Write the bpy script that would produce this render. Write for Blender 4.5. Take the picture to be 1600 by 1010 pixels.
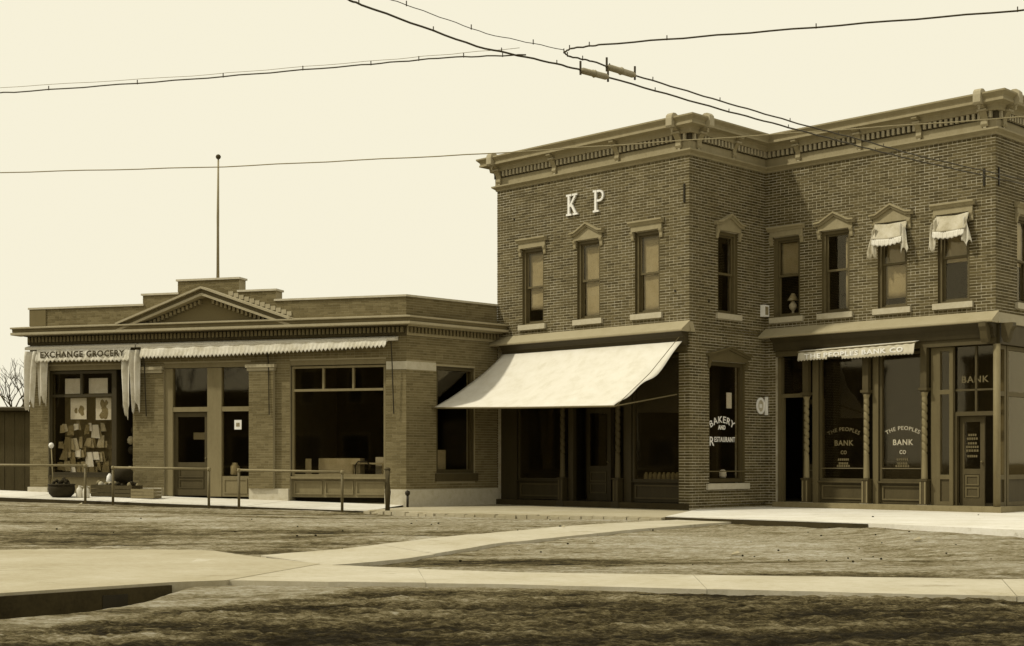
import bpy, math, random
import numpy as np
from mathutils import Vector, Matrix
random.seed(7); RNG = np.random.RandomState(11)
SC = bpy.context.scene
for o in list(bpy.data.objects): bpy.data.objects.remove(o)
COL = SC.collection
R = math.radians

# ------------------------------------------------------------------ camera
CAMZ = 1.08
cd = bpy.data.cameras.new('camera'); cam = bpy.data.objects.new('camera', cd); COL.objects.link(cam)
cam.location = (0, 0, CAMZ); cam.rotation_euler = (R(90), 0, 0)
cd.sensor_width = 36; cd.lens = 36*2200/1600; cd.shift_y = 217/1600
cd.clip_start = .1; cd.clip_end = 3000
SC.camera = cam

# ------------------------------------------------------------------ light
SUN_AZ = (-.969, -.247); SUN_EL = R(49)
CREAM = (.962, .908, .715)
w = bpy.data.worlds.new('World'); SC.world = w; w.use_nodes = True
nt = w.node_tree; bg = nt.nodes['Background']
sky = nt.nodes.new('ShaderNodeTexSky'); sky.sky_type = 'NISHITA'; sky.sun_disc = False
sky.sun_elevation = SUN_EL; sky.sun_rotation = math.atan2(SUN_AZ[0], SUN_AZ[1])
sky.air_density = 2.0; sky.dust_density = 6.0
bw = nt.nodes.new('ShaderNodeRGBToBW'); nt.links.new(sky.outputs[0], bw.inputs[0])
mp = nt.nodes.new('ShaderNodeMapRange'); mp.inputs[1].default_value = 0; mp.inputs[2].default_value = 40
mp.inputs[3].default_value = 9.6; mp.inputs[4].default_value = 10.4          # a bright even haze
nt.links.new(bw.outputs[0], mp.inputs[0])
tint = nt.nodes.new('ShaderNodeVectorMath'); tint.operation = 'SCALE'
tint.inputs[0].default_value = CREAM; nt.links.new(mp.outputs[0], tint.inputs[3])
nt.links.new(tint.outputs[0], bg.inputs[0]); bg.inputs[1].default_value = .1

sd = bpy.data.lights.new('sun', 'SUN'); sd.energy = 2.9; sd.angle = R(3); sd.color = (1, .94, .76)
sun = bpy.data.objects.new('sun', sd); COL.objects.link(sun); sun.location = (-20, -10, 30)
S = Vector((SUN_AZ[0]*math.cos(SUN_EL), SUN_AZ[1]*math.cos(SUN_EL), math.sin(SUN_EL))).normalized()
sun.rotation_euler = (-S).to_track_quat('-Z', 'Y').to_euler()
vs = SC.view_settings; vs.view_transform = 'Standard'; vs.look = 'None'; vs.exposure = 0; vs.gamma = 1
vs.use_curve_mapping = False
SC.cycles.filter_width = 1.5; SC.cycles.max_bounces = 6; SC.cycles.transparent_max_bounces = 8

# ------------------------------------------------------------------ materials (a brown-toned print: every colour sits on one sepia scale)
def sep(v):
    xs = [0, .02, .1, .25, .5, .8, 1]
    return (v, v*float(np.interp(v, xs, [.72, .745, .795, .845, .93, .99, 1])),
            v*float(np.interp(v, xs, [.22, .26, .365, .485, .75, .98, 1])), 1)

class Nodes:
    def __init__(s, name):
        s.m = bpy.data.materials.new(name); s.m.use_nodes = True
        s.t = s.m.node_tree; s.b = s.t.nodes['Principled BSDF']
    def n(s, t, **k):
        o = s.t.nodes.new('ShaderNode'+t)
        for a, v in k.items(): setattr(o, a, v)
        return o
    def l(s, a, b): s.t.links.new(a, b)
    def noise(s, vec, scale, detail=4, rough=.55):
        o = s.n('TexNoise'); o.inputs['Scale'].default_value = scale
        o.inputs['Detail'].default_value = detail; o.inputs['Roughness'].default_value = rough
        if vec is not None: s.l(vec, o.inputs['Vector'])
        return o.outputs['Fac']
    def pos(s, sc=(1, 1, 1)):
        g = s.n('NewGeometry'); m = s.n('Mapping'); m.inputs['Scale'].default_value = sc
        s.l(g.outputs['Position'], m.inputs['Vector']); return m.outputs[0]
    def ramp(s, fac, stops):
        r = s.n('ValToRGB'); e = r.color_ramp.elements
        while len(e) < len(stops): e.new(.5)
        for el, (p, v) in zip(e, stops): el.position = p; el.color = sep(v)
        s.l(fac, r.inputs[0]); return r.outputs[0]
    def math(s, op, a, b=None):
        o = s.n('Math', operation=op)
        for i, x in enumerate((a, b)):
            if x is None: continue
            if isinstance(x, (int, float)): o.inputs[i].default_value = x
            else: s.l(x, o.inputs[i])
        return o.outputs[0]
    def mix(s, f, a, b):
        o = s.n('Mix', data_type='RGBA')
        for i, x in ((0, f), (6, a), (7, b)):
            if isinstance(x, (int, float)): o.inputs[i].default_value = x
            elif isinstance(x, tuple): o.inputs[i].default_value = x
            else: s.l(x, o.inputs[i])
        return o.outputs[2]
    def bump(s, h, strength, dist):
        b = s.n('Bump'); b.inputs['Strength'].default_value = strength; b.inputs['Distance'].default_value = dist
        s.l(h, b.inputs['Height']); s.l(b.outputs[0], s.b.inputs['Normal'])

def plain(name, v, var=.25, scale=6, rough=.8, bump=.15, streak=False, dist=.01):
    k = Nodes(name); p = k.pos((1, 1, .25) if streak else (1, 1, 1))
    f = k.math('ADD', k.math('MULTIPLY', k.noise(p, scale, 5, .65), .6), k.math('MULTIPLY', k.noise(p, scale*9, 3), .4))
    k.l(k.ramp(f, [(.25, v*(1-var)), (.5, v), (.78, min(1, v*(1+var*.8)))]), k.b.inputs['Base Color'])
    k.b.inputs['Roughness'].default_value = rough; k.b.inputs['Specular IOR Level'].default_value = .25
    if bump: k.bump(f, bump, dist)
    return k.m

def brickmat(name, v, var=.45):
    k = Nodes(name); g = k.n('NewGeometry'); oi = k.n('ObjectInfo')
    rnd = k.math('FRACT', k.math('ADD', g.outputs['Random Per Island'], oi.outputs['Random']))
    big = k.noise(k.pos((1, 1, .55)), .8, 6, .6); fine = k.noise(k.pos(), 38, 4, .7)
    f = k.math('ADD', k.math('MULTIPLY', rnd, .40), k.math('ADD', k.math('MULTIPLY', big, .40), k.math('MULTIPLY', fine, .28)))
    k.l(k.ramp(f, [(.2, v*(1-var)), (.5, v), (.85, v*(1+var))]), k.b.inputs['Base Color'])
    k.b.inputs['Roughness'].default_value = .9; k.b.inputs['Specular IOR Level'].default_value = .15
    k.bump(fine, .5, .004); return k.m

def glassmat():
    k = Nodes('window_glass'); k.t.nodes.remove(k.b)
    out = k.t.nodes['Material Output']; tr = k.n('BsdfTransparent'); tr.inputs[0].default_value = (.93, .91, .86, 1)
    gl = k.n('BsdfGlossy'); gl.inputs['Roughness'].default_value = .03; gl.inputs[0].default_value = (.90, .80, .58, 1)
    lw_ = k.n('LayerWeight'); fr = k.math('ADD', k.math('MULTIPLY', k.math('POWER', lw_.outputs['Facing'], 5), .95), .035)   # same from both sides of the pane
    b = k.n('Bump'); b.inputs['Strength'].default_value = .03; b.inputs['Distance'].default_value = .02
    k.l(k.noise(k.pos((1, 1, .6)), 1.3, 1), b.inputs['Height']); k.l(b.outputs[0], gl.inputs['Normal'])
    mx = k.n('MixShader'); k.l(fr, mx.inputs[0]); k.l(tr.outputs[0], mx.inputs[1]); k.l(gl.outputs[0], mx.inputs[2])
    k.l(mx.outputs[0], out.inputs[0]); return k.m

def dirtmat():
    k = Nodes('street_dirt'); a = k.n('Attribute'); a.attribute_name = 'dry'
    p = k.pos(); st = k.pos((.30, 1.5, 1)); sq = k.pos((.5, 1, 1))
    n1 = k.noise(st, 1.6, 9, .70); n2 = k.noise(sq, 11, 8, .72); n3 = k.noise(sq, 38, 6, .8)
    f = k.math('ADD', k.math('MULTIPLY', n1, .22), k.math('ADD', k.math('MULTIPLY', n2, .42), k.math('MULTIPLY', n3, .44)))
    f = k.math('ADD', k.math('MULTIPLY', k.math('SUBTRACT', f, .54), 3.0), k.math('MULTIPLY', a.outputs['Fac'], .95))
    k.l(k.ramp(f, [(.0, .016), (.20, .050), (.38, .130), (.55, .25), (.75, .42), (1., .62)]), k.b.inputs['Base Color'])
    k.b.inputs['Roughness'].default_value = .95; k.b.inputs['Specular IOR Level'].default_value = .1
    k.bump(k.math('ADD', n2, k.math('MULTIPLY', n3, 1.1)), .9, .05); return k.m

def pavemat(name, v, var=.22, dirt=.45):
    k = Nodes(name); p = k.pos()
    n1 = k.noise(p, .8, 5, .6); n2 = k.noise(p, 9, 6, .7); n3 = k.noise(p, 60, 3, .7)
    f = k.math('ADD', k.math('MULTIPLY', n1, .45), k.math('ADD', k.math('MULTIPLY', n2, .33), k.math('MULTIPLY', n3, .22)))
    c = k.ramp(f, [(.28, v*(1-dirt)), (.42, v*.86), (.55, v), (.75, min(.85, v*(1+var)))])
    sp = k.noise(k.pos((.45, 1, 1)), 2.6, 9, .72); mr = k.n('MapRange'); mr.inputs[1].default_value = .58; mr.inputs[2].default_value = .70
    k.l(sp, mr.inputs[0]); k.l(k.mix(k.math('MULTIPLY', mr.outputs[0], .62), c, sep(.17)), k.b.inputs['Base Color'])
    k.b.inputs['Roughness'].default_value = .9; k.b.inputs['Specular IOR Level'].default_value = .15
    k.bump(k.math('ADD', n2, n3), .35, .012); return k.m

def clothmat(name, v, var=.12, trans=.25):
    k = Nodes(name); f = k.noise(k.pos(), 3, 6, .65); fine = k.noise(k.pos(), 55, 3)
    g = k.math('ADD', k.math('MULTIPLY', f, .75), k.math('MULTIPLY', fine, .25))
    c = k.ramp(g, [(.28, v*(1-var*1.6)), (.5, v), (.75, min(.9, v*(1+var)))])
    k.l(c, k.b.inputs['Base Color']); k.b.inputs['Roughness'].default_value = .95
    k.b.inputs['Specular IOR Level'].default_value = .1; k.bump(g, .25, .01)
    return k.m

M = {}
M['mortar'] = plain('lime_mortar', .385, .55, 1.6)
M['brick'] = brickmat('dark_pressed_brick', .086, .58)
M['fine_mortar'] = plain('fine_mortar', .29, .2, 5)
M['fine_brick'] = brickmat('buff_brown_brick', .148, .34)
M['stone'] = plain('dressed_stone', .46, .25, 7)
M['sillstone'] = plain('sill_stone', .42, .2, 9)
M['trim'] = plain('trim_paint', .27, .22, 5, .7, streak=True)
M['awnbox'] = plain('whitewashed_board', .56, .15, 5)
M['darkbuff'] = plain('dull_buff_and_shade', .15, .25, 5, .7, streak=True)  # also holds the shade on the store cornice dentils
M['trimlight'] = plain('light_and_sunlit_trim', .34, .18, 5, .7, streak=True)  # also paints the sunlit edges of the store cornice
M['darktrim'] = plain('dark_trim_and_shade', .038, .3, 6, .6, streak=True)  # also stands in for shade under the hoods and between dentils
M['shopwood'] = plain('shopfront_paint', .062, .3, 6, .6, streak=True)
M['stepstone'] = plain('worn_step_stone', .20, .3, 6)
M['shade'] = plain('awning_shaded_paint', .036, .3, 6, .6, streak=True)  # shopfront paint darkened to hold the shade of the awning
M['bankwood'] = plain('bank_front_paint', .105, .25, 6, .65, streak=True)
M['bankcanvas'] = clothmat('bank_awning_canvas', .47, .12)
M['greywood'] = plain('buff_shopfront_paint', .185, .22, 6, .65, streak=True)
M['sash'] = plain('sash_paint', .10, .3, 8, .6)
M['black'] = plain('black_iron', .018, .4, 12, .5)
M['iron'] = plain('rusty_pipe', .12, .35, 14, .6)
M['pipe'] = plain('worn_pipe', .22, .3, 14, .6)
M['glass'] = glassmat()
M['blind'] = clothmat('roller_blind_cloth', .33, .16)
M['canvas'] = clothmat('white_canvas', .62, .09)
M['oldcanvas'] = clothmat('weathered_canvas', .56, .22)
M['greycanvas'] = clothmat('grey_canvas', .44, .3)
M['white'] = plain('white_paint', .74, .12, 14, .6)
M['gold'] = plain('gilt_lettering', .42, .2, 20, .4)
M['dimgold'] = plain('dim_lettering', .11, .3, 20, .5)
M['ink'] = plain('dark_lettering', .05, .2, 20, .8)
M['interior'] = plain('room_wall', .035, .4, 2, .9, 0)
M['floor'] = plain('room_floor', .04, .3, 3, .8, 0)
M['roof'] = plain('tar_roof', .05, .3, 3, .9)
M['metalroof'] = plain('tin_hood', .31, .15, 3, .6, streak=False)
M['tan'] = plain('tan_wood', .20, .3, 10, .8)
M['darkwood'] = plain('dark_wood', .06, .4, 10, .8)
M['paper'] = plain('paper', .70, .2, 9, .9)
M['printed'] = plain('printed_paper', .24, .7, 16, .9)
M['wicker'] = plain('wicker', .024, .6, 40, .9, .6)
M['ceramic'] = plain('glazed_stoneware', .55, .15, 8, .3)
M['wire'] = plain('copper_wire', .05, .3, 9, .5, 0)
M['palewire'] = plain('weathered_wire', .26, .2, 9, .5, 0)
M['insul'] = plain('wooden_insulator', .33, .2, 14, .5)
M['bark'] = plain('bark', .07, .4, 10, .95)
M['board'] = plain('weathered_boards', .085, .35, 5, .9, streak=True)
M['pave'] = pavemat('cement_pavement', .66, .12, .25)
M['pave2'] = pavemat('old_brick_pavement', .40, .3)
M['path'] = pavemat('stone_crossing', .47, .25, .5)
M['pad'] = pavemat('corner_cement', .41, .25, .35)
M['kerb'] = plain('kerb_stone_and_shade', .040, .5, 3, .95, .4)  # dark enough to hold the shade of the kerb faces
M['dirt'] = dirtmat()

# ------------------------------------------------------------------ mesh helpers
class Frame:
    def __init__(s, o, u):
        s.o = np.array(o, float); s.u = np.array(u, float)/np.hypot(*u); s.n = np.array((s.u[1], -s.u[0]))
        s.a = math.atan2(s.u[1], s.u[0])
    def p(s, u, d, z): q = s.o+s.u*u+s.n*d; return (q[0], q[1], z)

WLD = {}
class MB:
    def __init__(s): s.v = []; s.f = []
    def add(s, vs, fs):
        k = len(s.v); s.v += [tuple(v) for v in vs]; s.f += [tuple(i+k for i in f) for f in fs]; return s
    def box(s, F, u0, u1, d0, d1, z0, z1):
        vs = [F.p(u, d, z) for z in (z0, z1) for d in (d0, d1) for u in (u0, u1)]
        return s.add(vs, [(0, 1, 3, 2), (4, 6, 7, 5), (0, 4, 5, 1), (2, 3, 7, 6), (0, 2, 6, 4), (1, 5, 7, 3)])
    def prism(s, F, poly, d0, d1):                       # poly of (u,z), pushed along the wall's normal
        n = len(poly); vs = [F.p(u, d, z) for d in (d0, d1) for u, z in poly]
        return s.add(vs, [tuple(range(n))[::-1], tuple(range(n, 2*n))]+[(i, (i+1) % n, n+(i+1) % n, n+i) for i in range(n)])
    def mould(s, F, prof, u0, u1, m0=0, m1=0):            # prof of (d,z), run along the wall, mitred by m*d
        n = len(prof); vs = [F.p(u0+m0*d, d, z) for d, z in prof]+[F.p(u1+m1*d, d, z) for d, z in prof]
        return s.add(vs, [tuple(range(n)), tuple(range(n, 2*n))[::-1]]+[(i, n+i, n+(i+1) % n, (i+1) % n) for i in range(n)])
    def stroke(s, F, a, b, wd, d0, d1):
        a = np.array(a); b = np.array(b); t = (b-a)/np.hypot(*(b-a)); q = np.array((-t[1], t[0]))*wd/2
        return s.prism(F, [tuple(x) for x in (a-q, b-q, b+q, a+q)], d0, d1)
    def tube(s, pts, r, n=8, cap=True):
        pts = [Vector(p) for p in pts]; rs = r if isinstance(r, (list, tuple)) else [r]*len(pts); vs = []; fs = []
        for i, p in enumerate(pts):
            t = (pts[min(i+1, len(pts)-1)]-pts[max(i-1, 0)]).normalized()
            x = t.cross(Vector((0, 0, 1)));  x = Vector((1, 0, 0)) if x.length < 1e-3 else x.normalized()
            y = x.cross(t)
            vs += [p+(x*math.cos(a)+y*math.sin(a))*rs[i] for a in (2*math.pi*j/n for j in range(n))]
        for i in range(len(pts)-1):
            fs += [(i*n+j, i*n+(j+1) % n, (i+1)*n+(j+1) % n, (i+1)*n+j) for j in range(n)]
        if cap: fs += [tuple(range(n))[::-1], tuple(range((len(pts)-1)*n, len(pts)*n))]
        return s.add([tuple(v) for v in vs], fs)
    def lathe(s, c, prof, n=14, fn=None):                 # prof of (r,z)
        vs = []; fs = []
        for r, z in prof:
            for j in range(n):
                a = 2*math.pi*j/n; rr = r*(fn(a, z) if fn else 1)
                vs.append((c[0]+rr*math.cos(a), c[1]+rr*math.sin(a), c[2]+z))
        for i in range(len(prof)-1):
            fs += [(i*n+j, i*n+(j+1) % n, (i+1)*n+(j+1) % n, (i+1)*n+j) for j in range(n)]
        fs += [tuple(range(n))[::-1], tuple(range((len(prof)-1)*n, len(prof)*n))]
        return s.add(vs, fs)
    def build(s, name, mat, parent=None, smooth=False, **props):
        a = np.array(s.v); lo, hi = a.min(0), a.max(0)
        c = np.array(((lo[0]+hi[0])/2, (lo[1]+hi[1])/2, lo[2]))
        me = bpy.data.meshes.new(name); me.from_pydata((a-c).tolist(), [], s.f); me.materials.append(M[mat])
        if smooth: me.polygons.foreach_set('use_smooth', [True]*len(me.polygons))
        me.validate(); me.update()
        o = bpy.data.objects.new(name, me); return place(o, c, parent, **props)

def place(o, c, parent=None, **props):
    COL.objects.link(o); base = np.zeros(3)
    if parent is not None: o.parent = parent; base = WLD[parent.name]
    o.location = tuple(np.array(c)-base); WLD[o.name] = np.array(c, float)
    for k, v in props.items(): o[k] = v
    return o

def thing(name, loc, label, category, group=None):
    o = bpy.data.objects.new(name, None); o.empty_display_size = .3
    place(o, loc, None, label=label, category=category)
    if group: o['group'] = group
    return o

def box(name, mat, F, u0, u1, d0, d1, z0, z1, parent=None, **k):
    return MB().box(F, u0, u1, d0, d1, z0, z1).build(name, mat, parent, **k)

def arr_mesh(name, V, Fq, mat, smooth=True):
    me = bpy.data.meshes.new(name); V = np.asarray(V, np.float32); Fq = np.asarray(Fq, np.int32)
    me.vertices.add(len(V)); me.vertices.foreach_set('co', V.ravel())
    k = Fq.shape[1]; me.loops.add(Fq.size); me.loops.foreach_set('vertex_index', Fq.ravel())
    me.polygons.add(len(Fq)); me.polygons.foreach_set('loop_start', np.arange(len(Fq), dtype=np.int32)*k)
    me.polygons.foreach_set('loop_total', np.full(len(Fq), k, np.int32))
    me.update(calc_edges=True); me.materials.append(M[mat])
    if smooth: me.polygons.foreach_set('use_smooth', np.ones(len(Fq), bool))
    return me

def grid_cloth(fn, nu, nv, name, mat, parent=None, th=.006, **props):   # fn(s,t) -> point; a sheet with real thickness
    m = MB(); vs = [fn(i/nu, j/nv) for j in range(nv+1) for i in range(nu+1)]
    m.add(vs, [(j*(nu+1)+i, j*(nu+1)+i+1, (j+1)*(nu+1)+i+1, (j+1)*(nu+1)+i) for j in range(nv) for i in range(nu)])
    o = m.build(name, mat, parent, True, **props)
    md = o.modifiers.new('thickness', 'SOLIDIFY'); md.thickness = th; md.offset = 0
    return o

FONT = {}
def glyphs(body, size, bold=0., depth=.004):
    cu = bpy.data.curves.new('lettering', 'FONT'); cu.body = body; cu.size = size; cu.extrude = depth; cu.offset = bold
    cu.align_x = 'CENTER'; cu.align_y = 'BOTTOM_BASELINE'; cu.resolution_u = 3; cu.space_character = 1.14
    o = bpy.data.objects.new('lettering', cu); COL.objects.link(o)
    me = o.evaluated_get(bpy.context.evaluated_depsgraph_get()).to_mesh()
    v = [tuple(x.co) for x in me.vertices]; f = [tuple(p.vertices) for p in me.polygons]
    bpy.data.objects.remove(o); bpy.data.curves.remove(cu)
    return v, f

def lettering(body, size, fn, mat, parent, bold=0., width=None, label=None):     # fn(x,y,h) -> point
    v, f = glyphs(body, size, bold)
    if width:
        xs = [p[0] for p in v]; k = width/(max(xs)-min(xs)); v = [(p[0]*k, p[1], p[2]) for p in v]
    o = MB().add([fn(*p) for p in v], f).build('lettering', mat, parent)
    if label: o['label'] = label
    else: o['kind'] = 'stuff'
    return o

# ------------------------------------------------------------------ plan of the corner
q = math.sqrt(.5)
Kc = np.array((4.029, 32.)); dR = np.array((q, -q)); dS = np.array((q, q))
A = Kc-6.23*dR; B = Kc+2.98*dS; C = B+5.87*dR; G = A-3.1*dS
gl = np.array((-.95854, .28497)); L = G+10.62*gl
KP = Frame(A, dR); KS = Frame(Kc, dS); BK = Frame(B, dR); BS = Frame(C, dS)
GF = Frame(L, -gl); GS = Frame(G, dS)

def smooth(x, a, b):
    t = np.clip((x-a)/(b-a), 0, 1); return t*t*(3-2*t)
def street_z(X, Y):
    X = np.asarray(X, float); Y = np.asarray(Y, float)
    z = -.30+.20*smooth(Y, 18, 27.5)
    z = z+np.clip(-2.5-X, 0, 12)*.020*smooth(Y, 24, 32)
    kd = (X+5.05)*.678-(Y-14.3)*.735
    z = z-.36*smooth(-X, 3.5, 4.3)*(1-smooth(kd, .35, 1.9))*smooth(kd, -.5, -.15)*smooth(Y, 4, 8)          # gutter below the corner kerb
    z = z+.085*smooth(X, 5.4, 6.6)*smooth(Y, 19, 22.5)
    return z
def walk_z(u, d): return .30-.025*u-.03*d            # pavement before the grocery, rising to the left

# ------------------------------------------------------------------ ground
def vnoise(x, y, seed):
    xi = np.floor(x).astype(np.int64); yi = np.floor(y).astype(np.int64); fx = x-xi; fy = y-yi
    fx = fx*fx*(3-2*fx); fy = fy*fy*(3-2*fy)
    def h(a, b):
        n = (a*374761393+b*668265263+seed*1442695041) & 0x7fffffff
        n = ((n ^ (n >> 13))*1274126177) & 0x7fffffff
        return ((n ^ (n >> 16)) & 0xffff)/65535.
    return (h(xi, yi)*(1-fx)+h(xi+1, yi)*fx)*(1-fy)+(h(xi, yi+1)*(1-fx)+h(xi+1, yi+1)*fx)*fy
def fbm(x, y, seed, oct=4, g=.5):
    a = 1; t = 0; s = 0
    for i in range(oct): t = t+a*vnoise(x*2**i, y*2**i, seed+i*17); s += a; a *= g
    return t/s-.5
def inpoly(X, Y, poly, soft):
    """1 inside a convex-ish polygon, fading over 'soft' metres"""
    poly = np.array(poly, float); c = poly.mean(0); r = np.full(X.shape, 1e9)
    for i in range(len(poly)):
        a = poly[i]; b = poly[(i+1) % len(poly)]; e = (b-a)/np.hypot(*(b-a)); n = np.array((-e[1], e[0]))
        if np.dot(c-a, n) < 0: n = -n
        r = np.minimum(r, (X-a[0])*n[0]+(Y-a[1])*n[1])
    return smooth(r, -soft, soft)

def coords(lo, hi, step, far):
    mid = list(np.arange(lo, hi+1e-6, step)); out = []; k = step; x = hi
    while x < far: k *= 1.35; x += k; out.append(x)
    pre = []; k = step; x = lo
    while x > -far: k *= 1.35; x -= k; pre.append(x)
    return np.array(pre[::-1]+mid+out)
xs = coords(-11.5, 10.5, .045, 900); ys = coords(9, 17, .032, 900)
ya = coords(17.06, 34.5, .06, 900); ys = np.concatenate([ys[ys <= 17.01], ya[ya > 17.05]])
X, Y = np.meshgrid(xs, ys); Z = street_z(X, Y)
near = smooth(Y, 8, 9)*(1-smooth(Y, 33, 35))
jx = X+.8*fbm(X*.5, Y*.5, 3); jy = Y+.8*fbm(X*.5, Y*.5, 4)
rut1 = fbm(jx*.10+jy*.05, jy*1.5-jx*.12, 21, 3)
rut2 = fbm((X+Y)*.12, (Y*.75-X*.55)*1.7, 31, 3)
clod = fbm(X*3.1, Y*3.1, 41, 4, .6); lump = fbm(X*.9, Y*.9, 51, 3)
fore = 1-smooth(Y, 13.5, 16.5)                                   # loose muddy earth next to the camera
tread = fbm(jx*1.1+jy*.5, jy*3.6-jx*.4, 61, 4, .6); grit = fbm(X*7+.8*lump, Y*13-X*2.6, 71, 3, .75); grit = np.sign(grit)*np.abs(grit)**.8
onpath = 1-smooth(np.abs(Y-np.interp(X, [-3, 0, 5.5, 9], [17.0, 16.2, 15.0, 14.3])), .75, 1.15)
rampm = inpoly(X, Y, [(-7, 10.5), (-7, 13), (-3.4, 15.9), (-1.7, 15.7), (-1.9, 14.8), (-4.2, 11.3)], .25)
near = near*(1-.75*onpath)*(1-.72*rampm)
Z = Z+near*(.06*rut1*(1-.5*fore)+.03*lump+(.015+.035*fore)*clod*(.6+.8*np.clip(lump+.5, 0, 1))+.03*fore*rut2+(.018+.035*fore)*tread+(.010+.045*fore)*grit)
S2 = [(-2.6, 18.6), (-2.2, 19.8), (-1.05, 23.0), (1.6, 26.0), (4.35, 29.4), (4.6, 27.9), (2.4, 25.0), (-.35, 21.7), (-1.2, 19.6), (-1.75, 18.0)]
streak = fbm(X*.55+.4*lump, Y*2.0-X*.15, 81, 4, .6)
dry = .58+.70*rut1+.40*lump+.40*tread+.30*grit+.65*streak*(1-.6*fore)
dry = dry-.33*fore+.35*fore*rut2
dry = dry+.38*np.exp(-((X-3.)/3.6)**2-((Y-22.8)/2.6)**2)+.10*np.exp(-((X-6)/4.)**2-((Y-19.5)/2.6)**2)     # dusty worn middle of the crossing
dry = dry+.16*np.exp(-((X+1)/6)**2-((Y-28.0)/2.)**2)
dry = dry-.12*np.exp(-((X+.2)/2.0)**2-((Y-19.)/1.0)**2)
dry = dry-.16*np.exp(-((X+6)/4)**2-((Y-23.6)/1.3)**2)
ramp = inpoly(X, Y, [(-3.9, 12.3), (-3.4, 15.6), (-1.9, 15.7), (-2.0, 15.0)], .25)
dry = dry+.36*rampm*smooth(X, -5.2, -3.9)
dry = np.where(dry > .45, .45+.33*np.tanh((dry-.45)/.33), dry)
dry = np.where((Y < 8) | (Y > 35), .42, dry)
def beyond(a, b, off):                                     # how far past the line a-b, away from the camera
    e = np.array(b, float)-a; e /= np.hypot(*e); return (X-a[0])*-e[1]+(Y-a[1])*e[0]-off
under = np.zeros(X.shape)
for a, b in (((-30, 40.22), (-3.2, 32.25)), ((-3.2, 32.25), (3.1, 28.2)), ((3.1, 28.2), (8.1, 22.7)), ((8.1, 22.7), (13.6, 14.9))): under = np.maximum(under, smooth(beyond(a, b, .25), -.12, .12))
Z = Z-.25*under
nx, ny = len(xs), len(ys)
idx = np.arange(nx*ny).reshape(ny, nx)
quads = np.stack([idx[:-1, :-1], idx[:-1, 1:], idx[1:, 1:], idx[1:, :-1]], -1).reshape(-1, 4)
me = arr_mesh('street', np.stack([X, Y, Z], -1).reshape(-1, 3), quads, 'dirt')
at = me.attributes.new('dry', 'FLOAT', 'POINT'); at.data.foreach_set('value', dry.astype(np.float32).ravel())
o = bpy.data.objects.new('street', me); place(o, (0, 0, 0), None, kind='structure', label='unpaved dirt street with wheel ruts and mud')

def sheet(m, poly, zt, th):                            # a slab of pavement: list of (x,y), top height or function
    zf = zt if callable(zt) else (lambda x, y: zt); n = len(poly)
    vs = [(x, y, zf(x, y)) for x, y in poly]+[(x, y, zf(x, y)-th) for x, y in poly]
    ar = sum(poly[i][0]*poly[(i+1) % n][1]-poly[(i+1) % n][0]*poly[i][1] for i in range(n))
    tb = [tuple(range(n)), tuple(range(n, 2*n))[::-1]]; sd_ = [(i, n+i, n+(i+1) % n, (i+1) % n) for i in range(n)]
    if ar < 0: tb = [t[::-1] for t in tb]; sd_ = [t[::-1] for t in sd_]
    return m.add(vs, tb+sd_)

# pavement before the grocery: slabs
gw = MB(); P2 = lambda F, u, d: tuple(F.p(u, d, 0)[:2])
gsw = None
def slab_run(name, label, F, u0, u1, d0, d1, step, zf, mat, th=.16, gap=.012):
    base = MB(); base.add([F.p(u, d, zf(u, d)-h) for h in (.012, th+.02) for u, d in ((u0, d0), (u1, d0), (u1, d1), (u0, d1))],
                          [(0, 1, 2, 3), (7, 6, 5, 4), (0, 4, 5, 1), (1, 5, 6, 2), (2, 6, 7, 3), (3, 7, 4, 0)])
    root = base.build(name, 'kerb', None, kind='structure', label=label)
    n = max(1, round((u1-u0)/step)); k = (u1-u0)/n
    for i in range(n):
        a, b = u0+i*k+gap/2, u0+(i+1)*k-gap/2; m = MB(); j = random.uniform(-.004, .006)
        m.add([F.p(u, d, zf(u, d)+j-h) for h in (0, th) for u, d in ((a, d0+.01), (b, d0+.01), (b, d1-.006), (a, d1-.006))],
              [(0, 1, 2, 3), (7, 6, 5, 4), (0, 4, 5, 1), (1, 5, 6, 2), (2, 6, 7, 3), (3, 7, 4, 0)])
        m.build('paving_slab', mat, root)
    return root
slab_run('pavement', 'raised cement pavement along the low brick store', GF, -8, 10.55, -.02, 2.3, 1.55, walk_z, 'pave')
# pavement in front of the two-storey block: old brick part, then bright cement
m = MB(); Gp = GF.p(10.565, 2.28, 0); Gw = GF.p(10.565, 0, 0)
sheet(m, [Gp[:2], (-1.6, 30.2), (1.0, 28.9), (3.02, 27.95), tuple(Kc+.28*dS+.02*dR), tuple(Kc), tuple(A), tuple(G)], lambda x, y: -.015, .2)
bp = m.build('brick_pavement', 'pave2', None, kind='structure', label='dull old pavement under the big white awning')
# its rough brick kerb, brick by brick
kp_ = [np.array(p) for p in (Gp[:2], (-1.6, 30.2), (1.0, 28.9), (3.02, 27.95))]
for a, b in zip(kp_[:-1], kp_[1:]):
    n = int(np.hypot(*(b-a))/.235); F_ = Frame(a, b-a); st = np.hypot(*(b-a))/n
    for i in range(n):
        hgt = random.uniform(-.03, .012); MB().box(F_, i*st+.008, (i+1)*st-.008, .0, random.uniform(.09, .15), -.25, -.02+hgt).build('brick', 'pave2', bp)
cw = [(3.05, 27.93), (3.77, 27.55), (6.3, 24.75), (8.05, 22.42), (13.6, 14.6), (17.5, 17.5), tuple(C+9*dS), tuple(C), tuple(B), tuple(Kc+.30*dS+.02*dR)]
m = MB(); sheet(m, cw, .0, .22); cwo = m.build('cement_pavement', 'pave', None, kind='structure', label='bright cement pavement in front of the bank')

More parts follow.
